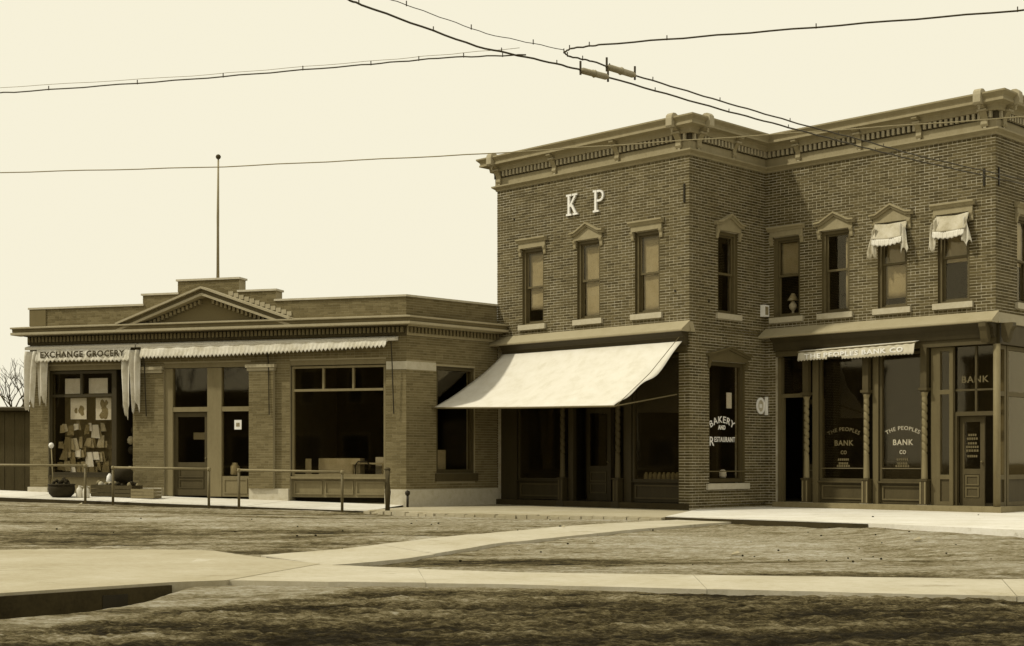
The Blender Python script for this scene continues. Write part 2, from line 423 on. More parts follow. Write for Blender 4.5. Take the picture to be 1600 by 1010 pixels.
ke = Frame((3.05, 27.93), (3.25, -3.18)); MB().box(ke, .0, 4.5, .003, .02, -.2, -.012).build('shaded_kerb_face', 'kerb', cwo)  # thin dark strip painted as the shadow line of the kerb edge

# crossing paths and the corner pad
def along(pts_far, pts_near, name, label, lift=.045, th=.14, nseg=8, gap=.008, mat='path'):
    def sample(pts, t):
        pts = np.array(pts, float); d = np.r_[0, np.cumsum(np.hypot(*np.diff(pts, axis=0).T))]; d /= d[-1]
        return np.array((np.interp(t, d, pts[:, 0]), np.interp(t, d, pts[:, 1])))
    base = MB(); root = None; ts = np.linspace(0, 1, nseg+1)
    far0 = [tuple(sample(pts_far, t)) for t in ts]; near0 = [tuple(sample(pts_near, t)) for t in ts]
    poly = far0+near0[::-1]; zf = lambda x, y: float(street_z(x, y))+lift
    sh_ = lambda p, q_: tuple(np.array(p)+(np.array(q_)-np.array(p))*.09)
    for i in range(nseg): sheet(base, [sh_(far0[i], near0[i]), sh_(far0[i+1], near0[i+1]), sh_(near0[i+1], far0[i+1]), sh_(near0[i], far0[i])], lambda x, y: zf(x, y)-.02, th)
    root = base.build(name, 'kerb', None, kind='structure', label=label)
    for i in range(nseg):
        L_ = max(.3, np.hypot(*(np.array(far0[i+1])-far0[i]))); e = gap/L_/nseg*.5; m = MB(); k = 14
        tt = np.linspace(ts[i]+e, ts[i+1]-e, k+1); a = [sample(pts_far, t) for t in tt]; b = [sample(pts_near, t) for t in tt]
        a = [p+np.array((0, .16*float(fbm(p[0]*1.9, p[1]*1.9, 5, 4, .65)))) for p in a]; b = [p+np.array((0, .20*float(fbm(p[0]*1.7, p[1]*1.7, 6, 4, .65)))) for p in b]
        dz = random.uniform(-.006, .008)
        for j in range(k): sheet(m, [tuple(a[j]), tuple(a[j+1]), tuple(b[j+1]), tuple(b[j])], lambda x, y: zf(x, y)+dz, th-.02)
        m.build('paving_slab', mat, root)
    return root
along([(-4.3, 19.2), (-2.4, 18.2), (0, 17.1), (5.8, 16.0), (9, 15.4)], [(-4.0, 15.9), (-2.1, 15.65), (0, 15.35), (5.1, 13.95), (8, 13.2)],
      'crossing_path', 'pale stone crossing running straight across the dirt street', nseg=4)
along([(-3.55, 19.9), (-2.6, 20.9), (-1.05, 23.1), (1.2, 25.7), (4.1, 28.6)], [(-2.4, 18.25), (-1.5, 19.3), (-.3, 21.75), (1.9, 24.4), (4.55, 27.2)],
      'diagonal_path', 'narrow pale crossing path slanting towards the bank pavement', nseg=5)
m = MB(); pz = -.243
sheet(m, [(-30, 31), (-8.1, 22.8), (-4.45, 21.0), (-3.75, 19.9), (-2.5, 18.3), (-3.2, 15.75), (-3.75, 15.5), (-5.05, 14.3), (-21.3, -.7), (-40, -.7)], pz, .4)
pad = m.build('corner_pavement', 'pad', None, kind='structure', label='broad pale cement corner with a high kerb, front left')
kf = Frame((-5.05, 14.3), (1.30, 1.2)); m = MB()
m.box(kf, -8, 0, .001, .05, -.75, pz-.03)
m.box(kf, 0, 1.75, .001, .05, -.6, pz-.03)
m.build('shaded_kerb_face', 'kerb', pad)  # shade of the high kerb put into its dark colour
box('drain_opening', 'black', kf, .93, 1.22, .045, .056, -.52, -.335, pad)

# ------------------------------------------------------------------ walls and bricks
def wall_mesh(F, u0, u1, z0, z1, holes, th=.28, d=0.):
    m = MB(); us = sorted({u0, u1}|{min(max(x, u0), u1) for h in holes for x in h[:2]}); zs = sorted({z0, z1}|{min(max(x, z0), z1) for h in holes for x in h[2:]})
    for z_a, z_b in zip(zs[:-1], zs[1:]):
        st = None
        for u_a, u_b in zip(us[:-1], us[1:]):
            um, zm = (u_a+u_b)/2, (z_a+z_b)/2; ins = any(h[0] < um < h[1] and h[2] < zm < h[3] for h in holes)
            if not ins and st is None: st = u_a
            if ins and st is not None: m.box(F, st, u_a, d-th, d, z_a, z_b); st = None
        if st is not None: m.box(F, st, us[-1], d-th, d, z_a, z_b)
    return m

def lay_bricks(F, u0, u1, z0, z1, holes, d, pitch, length, mortar, proud, out, jit=.0025, over0=0, over1=0, off=0):
    n = int(round((z1-z0)/pitch)); pitch = (z1-z0)/n
    for r in range(n):
        za, zb = z0+r*pitch+mortar/2, z0+(r+1)*pitch-mortar/2
        sp = [(u0-over0, u1+over1)]
        for h in holes:
            if h[2] < zb-.01 and h[3] > za+.01:
                sp = [s for a, b in sp for s in ((a, min(b, h[0])), (max(a, h[1]), b)) if s[1]-s[0] > .02]
        x0 = u0-over0-(length/2 if (r+off) % 2 else 0)
        if r % 7 == 3: L_ = length/2
        else: L_ = length
        for a, b in sp:
            k = math.floor((a-x0)/L_); x = x0+k*L_; ps = []
            while x < b-1e-4:
                p, e = max(x, a), min(x+L_, b); x += L_
                if ps and (e-p < .07 or ps[-1][1]-ps[-1][0] < .07): ps[-1][1] = e
                else: ps.append([p, e])
            for p, e in ps:
                pa = p if p == a else p+mortar*.44; ea = e if e == b else e-mortar*.44
                out.append((F, pa, ea, d+.0005, d+proud+random.uniform(-jit, jit), za, zb))

def finish_bricks(out, parent, mat, nmax, skip=lambda b: False):
    """the bricks that show largest become single objects, the rest one joined part"""
    def score(b):
        F, a, e, d0, d1, za, zb = b; p = np.array(F.p((a+e)/2, d1, (za+zb)/2)); v = np.array((0, 0, CAMZ))-p; r = np.linalg.norm(v)
        return -1 if skip(b) else (e-a)*abs(np.dot(v[:2]/r, F.n))/r**2
    order = sorted(range(len(out)), key=lambda i: -score(out[i])); single = set(order[:nmax]); rest = MB(); cache = {}
    for i, (F, a, e, d0, d1, za, zb) in enumerate(out):
        if i not in single:
            vs = [F.p(u, d, z) for z in (za, zb) for d in (d0, d1) for u in (a, e)]
            rest.add(vs, [(0, 1, 3, 2), (4, 6, 7, 5), (2, 3, 7, 6), (0, 2, 6, 4), (1, 5, 7, 3)]); continue
        key = (round(e-a, 2), round(zb-za, 3), round(d1-d0, 3))
        if key not in cache:
            l, h, t = key; mb = MB().box(Frame((0, 0), (1, 0)), -l/2, l/2, 0, t, 0, h)
            me = bpy.data.meshes.new('brick'); me.from_pydata(mb.v, [], mb.f); me.materials.append(M[mat]); cache[key] = me
        ob = bpy.data.objects.new('brick', cache[key]); ob.rotation_euler = (0, 0, F.a)
        place(ob, F.p((a+e)/2, d0, za), parent)
    rest.build('brickwork', mat, parent, kind='stuff')

# ------------------------------------------------------------------ the two-storey brick block
blk = thing('brick_building', tuple((Kc+B)/2)+(0,), 'two-storey brick block with bracketed cornice and letters K P', 'building')
TOP = 8.062
kp_win = [(.91, 1.65), (2.79, 3.53), (4.63, 5.37)]
bk_win = [(.25, .99), (1.59, 2.33), (3.06, 3.80), (4.54, 5.28)]
WZ = (4.55, 6.47)
kp_holes = [(a, b)+WZ for a, b in kp_win]+[(.03, 5.93, .0, 4.02)]
ks_holes = [(1.08, 1.84)+WZ, (.74, 2.13, .58, 3.42)]
bk_holes = [(a, b)+WZ for a, b in bk_win]+[(.30, 5.87, .0, 4.02)]
bs_holes = [(1.0, 1.75)+WZ, (0, 3.2, 0, 4.02)]
bricks = []
for F, u1, holes, o0, o1, rets in ((KP, 6.23, kp_holes, 0, .008, 0), (KS, 2.98, ks_holes, 0, 0, 1), (BK, 5.87, bk_holes, 0, .008, 0), (BS, 7, bs_holes, 0, 0, 1)):
    wall_mesh(F, .0 if not rets else .002, u1-(.284 if F in (KP, BK) else 0)+(.282 if F in (KP, BK) else 0), -.25, TOP, holes).build('wall', 'mortar', blk)
    lay_bricks(F, 0, u1, .02, TOP-.005, [h[:2]+((h[2]-.13, h[3]+.02) if h[2] > 1 else h[2:]) for h in holes], 0, .0655, .222, .0185, .007, bricks, over1=o1, off=rets)
for F, holes in ((KP, kp_holes[:3]), (KS, ks_holes), (BK, bk_holes[:4])):
    for a, b, c, e in holes:
        m = MB(); m.box(F, a, a+.004, -.20, .006, c, e); m.box(F, b-.004, b, -.20, .006, c, e); m.build('jamb', 'brick', blk)
finish_bricks(bricks, blk, 'brick', 300, skip=lambda b: b[0] is BS or b[5] < 4.5)
# shell that closes the block behind: back walls, floors, roof
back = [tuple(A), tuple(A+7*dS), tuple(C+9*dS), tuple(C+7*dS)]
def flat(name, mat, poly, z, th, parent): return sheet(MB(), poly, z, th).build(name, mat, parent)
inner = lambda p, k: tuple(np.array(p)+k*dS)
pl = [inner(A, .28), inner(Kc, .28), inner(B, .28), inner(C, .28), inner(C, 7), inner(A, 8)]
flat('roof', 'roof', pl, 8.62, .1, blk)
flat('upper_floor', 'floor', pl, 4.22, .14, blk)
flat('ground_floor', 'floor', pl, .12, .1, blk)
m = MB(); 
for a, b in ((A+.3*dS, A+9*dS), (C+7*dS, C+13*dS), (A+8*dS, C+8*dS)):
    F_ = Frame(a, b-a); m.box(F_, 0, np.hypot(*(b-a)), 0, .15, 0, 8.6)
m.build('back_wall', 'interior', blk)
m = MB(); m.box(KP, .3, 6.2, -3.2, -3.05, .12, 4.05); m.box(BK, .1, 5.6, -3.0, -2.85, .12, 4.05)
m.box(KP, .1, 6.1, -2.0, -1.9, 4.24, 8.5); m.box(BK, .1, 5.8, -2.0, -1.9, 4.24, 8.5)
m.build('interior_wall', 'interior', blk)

def hood(F, u0, u1, z0, kind, parent, mat='trim', s=1.0):
    """window head: flat entablature or low pediment on two brackets"""
    e = .11*s; m = MB()
    if kind == 'flat':
        m.box(F, u0-e+.02, u1+e-.02, .009, .06, z0, z0+.13*s)
        m.mould(F, [(.009, z0+.13*s), (.075, z0+.13*s), (.10, z0+.17*s), (.14, z0+.20*s), (.14, z0+.235*s), (.009, z0+.26*s)], u0-e-.03, u1+e+.03)
    else:
        c = (u0+u1)/2; a, b = u0-e-.05, u1+e+.05; h = .21*s; zt = z0+.10*s
        m.prism(F, [(u0-e+.02, z0), (u1+e-.02, z0), (u1+e-.02, zt+.01), (c, zt+h-.01), (u0-e+.02, zt+.01)], .009, .05)
        w1 = .16*s
        top = [(a, zt), (a+w1, zt+.015), (c, zt+h), (b-w1, zt+.015), (b, zt)]
        th = .055*s
        m.prism(F, top+[(x, z+th) for x, z in top[::-1]], .009, .10)
        top2 = [(x, z+th) for x, z in top]
        m.prism(F, top2+[(x, z+.04*s) for x, z in top2[::-1]], .009, .145)
    o = m.build('window_hood', mat, parent)
    for x in (u0-.06*s, u1+.06*s):
        MB().mould(F, [(.009, z0-.20*s), (.03, z0-.20*s), (.045, z0-.16*s), (.05, z0-.10*s), (.085, z0-.04*s), (.09, z0-.002), (.009, z0-.002)], x-.04*s, x+.04*s).build('bracket', mat, o)
    return o

def window(F, u0, u1, z0, z1, kind, parent, mid=.5, blinds=(1, 1), bl_mat='blind', hood_mat='trim'):
    fr = MB()
    for a, b, c, d in ((u0+.006, u0+.07, z0, z1-.001), (u1-.07, u1-.006, z0, z1-.001), (u0+.07, u1-.07, z1-.08, z1-.001), (u0+.07, u1-.07, z0, z0+.04)):
        fr.box(F, a, b, -.15, -.05, c, d)
    wn = fr.build('window', 'sash', parent)
    a, b, c, d = u0+.072, u1-.072, z0+.042, z1-.082; zm = c+(d-c)*mid
    for k, (za, zb, dd) in enumerate(((c, zm+.02, -.135), (zm-.02, d, -.10))):
        sm = MB()
        for x0, x1, y0, y1 in ((a, a+.045, za, zb), (b-.045, b, za, zb), (a+.045, b-.045, za, za+.05), (a+.045, b-.045, zb-.04, zb)):
            sm.box(F, x0, x1, dd-.03, dd, y0, y1)
        s_ = sm.build('sash', 'sash', wn)
        box('pane', 'glass', F, a+.044, b-.044, dd-.018, dd-.012, za+.049, zb-.039, wn)
    if blinds[1] or blinds[0]:
        zt = d; zb = zm-.1 if not blinds[0] else c+(1-blinds[0])*(zm-c)
        if not blinds[1]: zt = zm
        if blinds[1] not in (0, 1): zb = d-(d-zm)*blinds[1]
        def fn(s, t): return F.p(a+(b-a)*s, -.20+.006*math.sin(s*9+t*3)+.004*math.sin(t*14), zt+(zb-zt)*t)
        grid_cloth(fn, 6, 10, 'blind', bl_mat, wn)
    MB().box(F, u0-.10, u1+.10, -.17, .075, z0-.135, z0-.006).build('sill', 'sillstone', wn)
    hood(F, u0, u1, z1+.012, kind, wn, hood_mat)
    return wn
for (a, b), k, bl in zip(kp_win, ('flat', 'gable', 'flat'), ((.62, 1), (1, 1), (1, 1))): window(KP, a, b, *WZ, k, blk, .5, bl)
window(KS, 1.08, 1.84, *WZ, 'gable', blk, .5, (0, 0))
for (a, b), k, bl in zip(bk_win, ('flat', 'gable', 'gable', 'flat'), ((0, .98), (0, 0), (.8, 1), (0, 1))): window(BK, a, b, *WZ, k, blk, .53, bl)
window(BS, 1.0, 1.75, *WZ, 'flat', blk, .5, (0, 1))
# torn side curtain in the second bank window, lamp in the first
def fn(s, t): return BK.p(2.10+.16*s, -.22+.03*math.sin(s*7), 6.3-1.7*t)
grid_cloth(fn, 5, 8, 'window_curtain', 'blind', None, label='narrow pale curtain at the side of the bank upper window second from the inner corner', category='curtain')
lp = BK.p(.62, -.26, 4.59); m = MB(); m.lathe(lp, [(.09, 0), (.09, .03), (.03, .06), (.03, .12), (.09, .18), (.10, .26), (.04, .34), (.03, .36)])
lamp = m.build('oil_lamp', 'ceramic', None, True, label='pale oil lamp standing inside the upper window by the inner corner', category='lamp')
m = MB(); m.lathe((lp[0], lp[1], lp[2]+.361), [(.05, 0), (.14, .01), (.06, .14), (.04, .18)]); m.build('lamp_shade', 'blind', lamp, True)

# cornice: architrave, frieze, dentils, brackets, crown
def cornice(F, u0, u1, m0, m1, brackets, big, nm):
    root = MB().mould(F, [(0, 8.06), (.025, 8.06), (.04, 8.10), (.115, 8.155), (.115, 8.19), (0, 8.20)], u0, u1, m0, m1).build('cornice', 'trim', blk)
    MB().mould(F, [(0, 8.201), (.04, 8.201), (.04, 8.60), (0, 8.60)], u0, u1, m0, m1).build('frieze', 'trim', root)
    MB().mould(F, [(.041, 8.545), (.135, 8.545), (.14, 8.57), (.15, 8.63), (.18, 8.67), (.335, 8.69), (.335, 8.735), (.315, 8.745), (.325, 8.79), (.365, 8.83), (.395, 8.86), (.395, 8.895), (-.20, 8.935), (-.20, 8.63), (.041, 8.61)],
              u0, u1, m0, m1).build('crown_moulding', 'trim', root)
    MB().mould(F, [(.041, 8.385), (.06, 8.385), (.06, 8.545), (.041, 8.545)], u0, u1, m0, m1).build('dentil_gap_shade', 'darktrim', root)  # dark strip painted as the shade in the gaps between dentils
    n = int((u1-u0)/.125); st = (u1-u0)/n
    dm = bpy.data.meshes.new('dentil'); mb = MB().box(Frame((0, 0), (1, 0)), -.031, .031, 0, .06, 0, .135); dm.from_pydata(mb.v, [], mb.f); dm.materials.append(M['trimlight'])
    for i in range(n):
        uc = u0+(i+.5)*st
        if any(abs(uc-b) < .10 for b in brackets+big): continue
        ob = bpy.data.objects.new('dentil', dm); ob.rotation_euler = (0, 0, F.a); place(ob, F.p(uc, .061, 8.405), root)
    for b in brackets+big:
        k = 1.25 if b in big else 1; wd = .065*k
        pr = [(.041, 8.24), (.075, 8.24), (.10, 8.29), (.085, 8.36), (.10, 8.43), (.17, 8.52), (.21, 8.60), (.31, 8.64), (.31, 8.684), (.041, 8.684)]
        MB().mould(F, pr, b-wd, b+wd).build('bracket', 'trim', root)
        MB().mould(F, [(.041, 8.55), (.22, 8.55), (.23, 8.585), (.041, 8.585)], b-wd-.025, b+wd+.025).build('bracket_cap', 'trimlight', root)
        MB().box(F, b-.035, b+.035, .041, .07, 8.205, 8.24).build('bracket_foot', 'trimlight', root)
    for b in big:                                   # carved end blocks that cut through the crown
        pr = [(.24, 8.66), (.41, 8.66), (.44, 8.70), (.44, 8.86), (.425, 8.93), (.37, 8.985), (.28, 8.99), (.20, 8.95), (.06, 8.93), (.06, 8.80), (.24, 8.78)]
        MB().mould(F, pr, b-.085, b+.085).build('end_block', 'trimlight', root)
        MB().lathe(F.p(b, .32, 8.555), [(.012, 0), (.03, .03), (.02, .06), (.045, .09), (.045, .105)], 8).build('pendant', 'trimlight', root, True)
    return root
cornice(KP, 0, 6.23, -1, 1, [2.08, 4.13], [.12, 5.98], 'front')
cornice(KS, 0, 2.98, -1, -1, [1.62], [.27], 'side')
cornice(BK, 0, 5.87, 1, 1, [.98, 2.62, 4.12], [5.66], 'bank')
cornice(BS, 0, 6, -1, 0, [1.9, 3.6], [.27], 'far')
# the left return of the cornice round the end of the block
KL = Frame(A+5*dS, -dS); cornice(KL, 0, 5, 0, 1, [], [4.78], 'return')
wall_mesh(KL, 0, 4.99, 4.6, 8.1, []).build('wall', 'mortar', blk)

# mounted letters K and P
def letter_k():
    m = MB(); a, z = 2.47, 7.12; w_, h = .36, .52; t = .062; d0, d1 = .012, .06
    m.box(KP, a+.05, a+.05+t, d0, d1, z+.046, z+h-.046)
    for zz in (z, z+h-.045): m.box(KP, a, a+.17, d0, d1+.001, zz, zz+.045)
    m.stroke(KP, (a+.115, z+h*.42), (a+w_-.07, z+h-.045), .05, d0, d1-.001)
    m.stroke(KP, (a+.17, z+h*.50), (a+w_-.06, z+.045), .06, d0, d1-.002)
    m.box(KP, a+w_-.16, a+w_, d0, d1+.001, z+h-.044, z+h); m.box(KP, a+w_-.14, a+w_+.02, d0, d1+.001, z, z+.044)
    return m
def letter_p():
    m = MB(); a, z = 3.35, 7.10; h = .53; t = .062; d0, d1 = .012, .06
    m.box(KP, a+.05, a+.05+t, d0, d1, z+.046, z+h-.002)
    m.box(KP, a, a+.18, d0, d1+.001, z, z+.045); m.box(KP, a, a+.06, d0, d1+.001, z+h-.046, z+h)
    c = (a+.20, z+h-.145); pts = [(a+.126, z+h-.03)]+[(c[0]+.115*math.cos(x), c[1]+.115*math.sin(x)) for x in np.linspace(math.pi/2, -math.pi/2, 9)]+[(a+.126, z+h-.26)]
    for p, r_ in zip(pts[:-1], pts[1:]): m.stroke(KP, p, r_, .05, d0, d1-.001)
    return m
letter_k().build('letter', 'white', blk, label='white wooden letter K'); letter_p().build('letter', 'white', blk, label='white wooden letter P')
for (F, u, z0, z1) in ((KP, 6.10, 7.00, 7.42), (BK, 5.62, 6.98, 7.36), (BS, .12, 6.98, 7.36)):
    MB().box(F, u-.02, u+.02, .010, .03, z0, z1).build('wall_anchor', 'black', blk)
for (F, u, z) in ((KS, .72, 4.78), (KP, .62, 7.28), (KP, 5.83, 5.0)):
    MB().tube([F.p(u, .006, z), F.p(u, .02, z)], .028, 8).build('anchor_plate', 'black', blk)

# shopfront hoods (slanted boards over both shopfronts)
def pent(F, u0, u1, name='shop_hood', cap1=True):
    o = MB().mould(F, [(.009, 4.04), (.30, 4.04), (.32, 4.055), (.32, 4.085), (.009, 4.30)], u0, u1).build(name, 'metalroof', blk)
    MB().mould(F, [(.0, 3.74), (.10, 3.74), (.13, 3.80), (.15, 3.92), (.24, 4.0), (.27, 4.038), (.0, 4.038)], u0+.3, u1-.06).build('shop_fascia', 'darktrim', blk)  # near-black paint carries the shade under the hood
    MB().box(F, u0+.32, u1-.08, -.05, .05, 3.60, 3.739).build('shop_lintel', 'shopwood', blk)
pent(KP, .02, 6.26); pent(BK, .01, 5.95)
MB().mould(KS, [(.009, 4.04), (.08, 4.04), (.08, 4.06), (.009, 4.28)], -.03, .12).build('hood_return', 'metalroof', blk)
MB().mould(BS, [(.009, 4.04), (.09, 4.04), (.09, 4.06), (.009, 4.28)], -.03, 3.0).build('hood_return', 'metalroof', blk)
MB().box(BS, .1, 3.0, -.03, .05, 3.60, 4.035).build('shop_lintel', 'shopwood', blk)
for F, u in ((BK, 5.74), (BS, .13)):
    MB().mould(F, [(.16, 3.62), (.22, 3.62), (.26, 3.70), (.30, 3.86), (.36, 3.95), (.36, 4.034), (.10, 4.034), (.10, 3.75)], u-.08, u+.08).build('bracket', 'shopwood', blk)

# shopfronts
def turned_column(F, u, d, parent, ztop=3.60, mats=('shopwood', 'greywood', 'shopwood')):
    c = F.p(u, d, 0); hd = .085
    col = MB().box(F, u-hd, u+hd, d-hd, d+hd, .13, .66)
    cb = col.build('column', mats[0], parent)
    MB().box(F, u-hd-.03, u+hd+.03, d-hd-.03, d+hd+.03, -.005, .129).build('plinth', mats[2] if mats[0] == 'shade' else 'stone', cb)
    MB().box(F, u-hd-.02, u+hd+.02, d-hd-.02, d+hd+.02, .661, .695).build('pedestal_cap', mats[0], cb)
    for s_ in (-1, 1): box('panel_strip', mats[1], F, u+s_*.055-.016, u+s_*.055+.016, d+hd, d+hd+.012, .15, .64, cb)
    zz = np.linspace(.70, 2.62, 160); pr = []
    for z in zz:
        r = .058
        if z < 1.18: r = .070-.010*(z-.70)/.48
        if z > 2.50: r = .05+.03*(z-2.50)/.12
        pr.append((r, z))
    def tw(a, z):
        if not 1.22 < z < 2.48: return 1
        s_ = math.sin(a+2*math.pi*z/.175); return 1.05-.42*max(0, s_)**3
    MB().lathe((c[0], c[1], 0), pr, 20, tw).build('twisted_shaft', mats[1], cb, True)
    m = MB(); m.box(F, u-.075, u+.075, d-.075, d+.075, 2.62, 2.66); m.box(F, u-.105, u+.105, d-.105, d+.105, 2.66, 2.72); m.build('capital', mats[0], cb)
    MB().box(F, u-.075, u+.075, d-.075, d+.06, 2.721, ztop).build('upper_post', mats[0], cb)
    return cb

def rect_frame(m, F, u0, u1, z0, z1, w_, d0, d1):
    for a, b, c, d in ((u0, u0+w_, z0, z1), (u1-w_, u1, z0, z1), (u0+w_, u1-w_, z0, z0+w_), (u0+w_, u1-w_, z1-w_, z1)): m.box(F, a, b, d0, d1, c, d)
    return m

def shop_window(F, u0, u1, z0, z1, parent, d=-.16, mat='shopwood', bulk=(.14, .60), panels=1, pm='greywood'):
    wn = rect_frame(MB(), F, u0, u1, z0, z1, .055, d-.05, d+.04).build('shop_window', mat, parent)
    box('pane', 'glass', F, u0+.054, u1-.054, d-.012, d-.004, z0+.054, z1-.054, wn)
    if bulk:
        b = box('bulkhead', mat, F, u0-.04, u1+.04, d-.08, d-.02, bulk[0], bulk[1], wn)
        box('window_ledge', mat, F, u0-.04, u1+.04, d-.10, d+.09, bulk[1]+.001, z0-.001, wn)
        k = (u1-u0)/panels
        for i in range(panels):
            rect_frame(MB(), F, u0+i*k+.04, u0+(i+1)*k-.04, bulk[0]+.07, bulk[1]-.06, .035, d-.02, d+.01).build('panel_moulding', pm, wn)
    return wn

def door(F, u0, u1, z0, z1, parent, d=-.2, mat='shopwood', glass_from=.9, kick=2, pm='bankwood'):
    dm = MB(); zb = z0+glass_from
    for a, b, c, e in ((u0, u0+.10, z0, z1), (u1-.10, u1, z0, z1), (u0+.1, u1-.1, z0, z0+.16), (u0+.1, u1-.1, zb-.12, zb), (u0+.1, u1-.1, z1-.12, z1)): dm.box(F, a, b, d-.045, d, c, e)
    dm.box(F, u0+.1, u1-.1, d-.035, d-.012, z0+.16, zb-.12)
    dr = dm.build('door', mat, parent)
    h = (zb-.12-z0-.16)/kick
    for i in range(kick): rect_frame(MB(), F, u0+.13, u1-.13, z0+.16+i*h+.02, z0+.16+(i+1)*h-.02, .03, d-.012, d+.008).build('panel_moulding', pm, dr)
    box('pane', 'glass', F, u0+.099, u1-.099, d-.028, d-.020, zb-.001, z1-.119, dr)
    MB().lathe(F.p(u1-.05, d+.035, z0+.95), [(.01, -.025), (.028, -.01), (.028, .01), (.01, .025)], 8).build('handle', 'iron', dr, True)
    return dr

# --- KP shop (deep awning shade put into its paint)
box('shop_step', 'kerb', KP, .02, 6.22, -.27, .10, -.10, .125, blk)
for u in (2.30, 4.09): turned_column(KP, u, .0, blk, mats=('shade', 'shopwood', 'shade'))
for a, b in ((.035, .60), (2.40, 2.56), (4.19, 4.42)): box('pilaster', 'shade', KP, a, b, -.22, -.10, .126, 3.599, blk)  # leftmost board added over the brick pier to read as awning shade
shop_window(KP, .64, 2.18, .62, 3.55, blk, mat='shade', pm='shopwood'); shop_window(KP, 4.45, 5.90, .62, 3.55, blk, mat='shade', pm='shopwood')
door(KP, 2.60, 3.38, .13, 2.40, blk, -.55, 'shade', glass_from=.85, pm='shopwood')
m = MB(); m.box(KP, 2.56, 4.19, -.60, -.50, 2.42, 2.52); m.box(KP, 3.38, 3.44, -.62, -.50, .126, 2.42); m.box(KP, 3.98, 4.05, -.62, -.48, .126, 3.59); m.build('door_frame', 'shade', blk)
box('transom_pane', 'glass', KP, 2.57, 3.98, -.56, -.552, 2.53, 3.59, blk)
# goods in the bakery window
for i in range(9):
    c = KP.p(4.62+i*.135, -.42, .64); MB().lathe(c, [(.045, 0), (.06, .05), (.055, .10+.07*random.random()), (.02, .20)], 10).build('bread_loaf', 'tan', None, True, label=f'pale loaf in the shaded bakery window', category='loaf', group='loaves in the bakery window')
# --- side window of the bakery
bwin = rect_frame(MB(), KS, .746, 2.124, .60, 3.415, .09, -.16, -.06).build('shop_window', 'shopwood', blk)
box('pane', 'glass', KS, .83, 2.04, -.115, -.107, .69, 3.33, bwin)
MB().box(KS, .62, 2.25, -.17, .07, .44, .575).build('sill', 'stone', bwin)
hood(KS, .76, 2.12, 3.43, 'gable', bwin, 'bankwood', .86)
MB().tube([KS.p(.50, .05, .86), KS.p(2.45, .05, .86)], .014, 6).build('guard_rail', 'iron', bwin)
def arc(F, d, uc, z0, rad, k=1):
    def f(x, y, h):
        a = x/rad; r = rad+y; return F.p(uc+r*math.sin(a), d+h, z0-rad+r*math.cos(a))
    return f
def straight(F, d, uc, z0): return lambda x, y, h: F.p(uc+x, d+h, z0+y)
lettering('BAKERY', .22, arc(KS, -.095, 1.36, 2.0, .80), 'white', bwin, .002, .92, 'white arched lettering BAKERY')
lettering('AND', .14, straight(KS, -.095, 1.36, 1.84), 'white', bwin, .004, .28)
lettering('R', .30, straight(KS, -.095, .96, 1.46), 'white', bwin, .003, .17, 'tall white letter R of RESTAURANT')
lettering('ESTAURANT', .165, straight(KS, -.095, 1.47, 1.55), 'white', bwin, .002, .80, 'white lettering ESTAURANT')
box('display_card', 'paper', KS, 1.66, 1.86, -.19, -.18, 2.35, 2.72, None, label='pale card hanging inside the bakery side window', category='card')
box('display_shelf', 'darkwood', KS, .78, 2.08, -.60, -.20, .66, .70, blk)
for i, (a, h) in enumerate(((.95, .16), (1.62, .2))):
    MB().lathe(KS.p(a+.08, -.32, .702), [(.07, 0), (.09, .05), (.08, h*.8), (.03, h)], 10).build('cake', 'paper', None, True, label=('small pale cake at the left of the bakery side window', 'larger pale cake at the right of the bakery side window')[i], category='cake')
# --- bank shopfront
box('shop_step', 'stepstone', BK, .28, 6.05, -.50, .12, -.10, .125, blk)
for u in (1.17, 2.77, 4.22): turned_column(BK, u, .0, blk)
for a, b in ((.31, .40), (1.28, 1.43), (2.88, 3.02), (4.33, 4.46)): box('pilaster', 'bankwood', BK, a, b, -.22, -.08, .126, 3.599, blk)
p1 = shop_window(BK, 1.45, 2.67, .64, 3.55, blk, pm='bankwood'); p2 = shop_window(BK, 3.04, 4.12, .64, 3.55, blk, pm='bankwood')
for wn, a, b in ((p1, 1.5, 2.62), (p2, 3.09, 4.07)): MB().tube([BK.p(a, -.125, .93), BK.p(b, -.125, .93)], .012, 6).build('guard_rail', 'iron', wn)
m = MB(); m.box(BK, .40, 1.10, -.20, -.10, 2.62, 2.71); m.box(BK, .40, .45, -.20, -.11, .126, 2.62); m.build('door_frame', 'bankwood', blk)
box('transom_pane', 'glass', BK, .45, 1.09, -.16, -.152, 2.71, 3.59, blk)
door(BK, .47, 1.07, .13, 2.60, blk, -.9, mat='darkwood')
# sidelights and doorway
for a, b in ((4.47, 4.86),):
    m = MB(); rect_frame(m, BK, a, b, .13, 3.59, .085, -.16, -.06); m.box(BK, a+.08, b-.08, -.16, -.062, 2.56, 2.66); m.box(BK, a+.08, b-.08, -.16, -.062, .70, .80); sl = m.build('sidelight', 'bankwood', blk)
    for z0, z1 in ((.80, 2.56), (2.66, 3.505)): box('pane', 'glass', BK, a+.084, b-.084, -.115, -.107, z0, z1, sl)
    box('panel', 'shopwood', BK, a+.084, b-.084, -.13, -.10, .214, .70, sl)
m = MB(); m.box(BK, 4.87, 5.86, -.22, -.12, 2.08, 2.17); m.box(BK, 4.87, 5.86, -.20, -.13, 2.62, 2.66); m.box(BK, 5.34, 5.38, -.20, -.13, 2.17, 3.59); m.box(BK, 4.87, 4.92, -.22, -.12, .126, 2.08); m.build('door_frame', 'shopwood', blk)
for a, b in ((4.9, 5.34), (5.38, 5.86)):
    for c, d in ((2.171, 2.62), (2.66, 3.59)): box('transom_pane', 'glass', BK, a, b, -.172, -.165, c, d, blk)
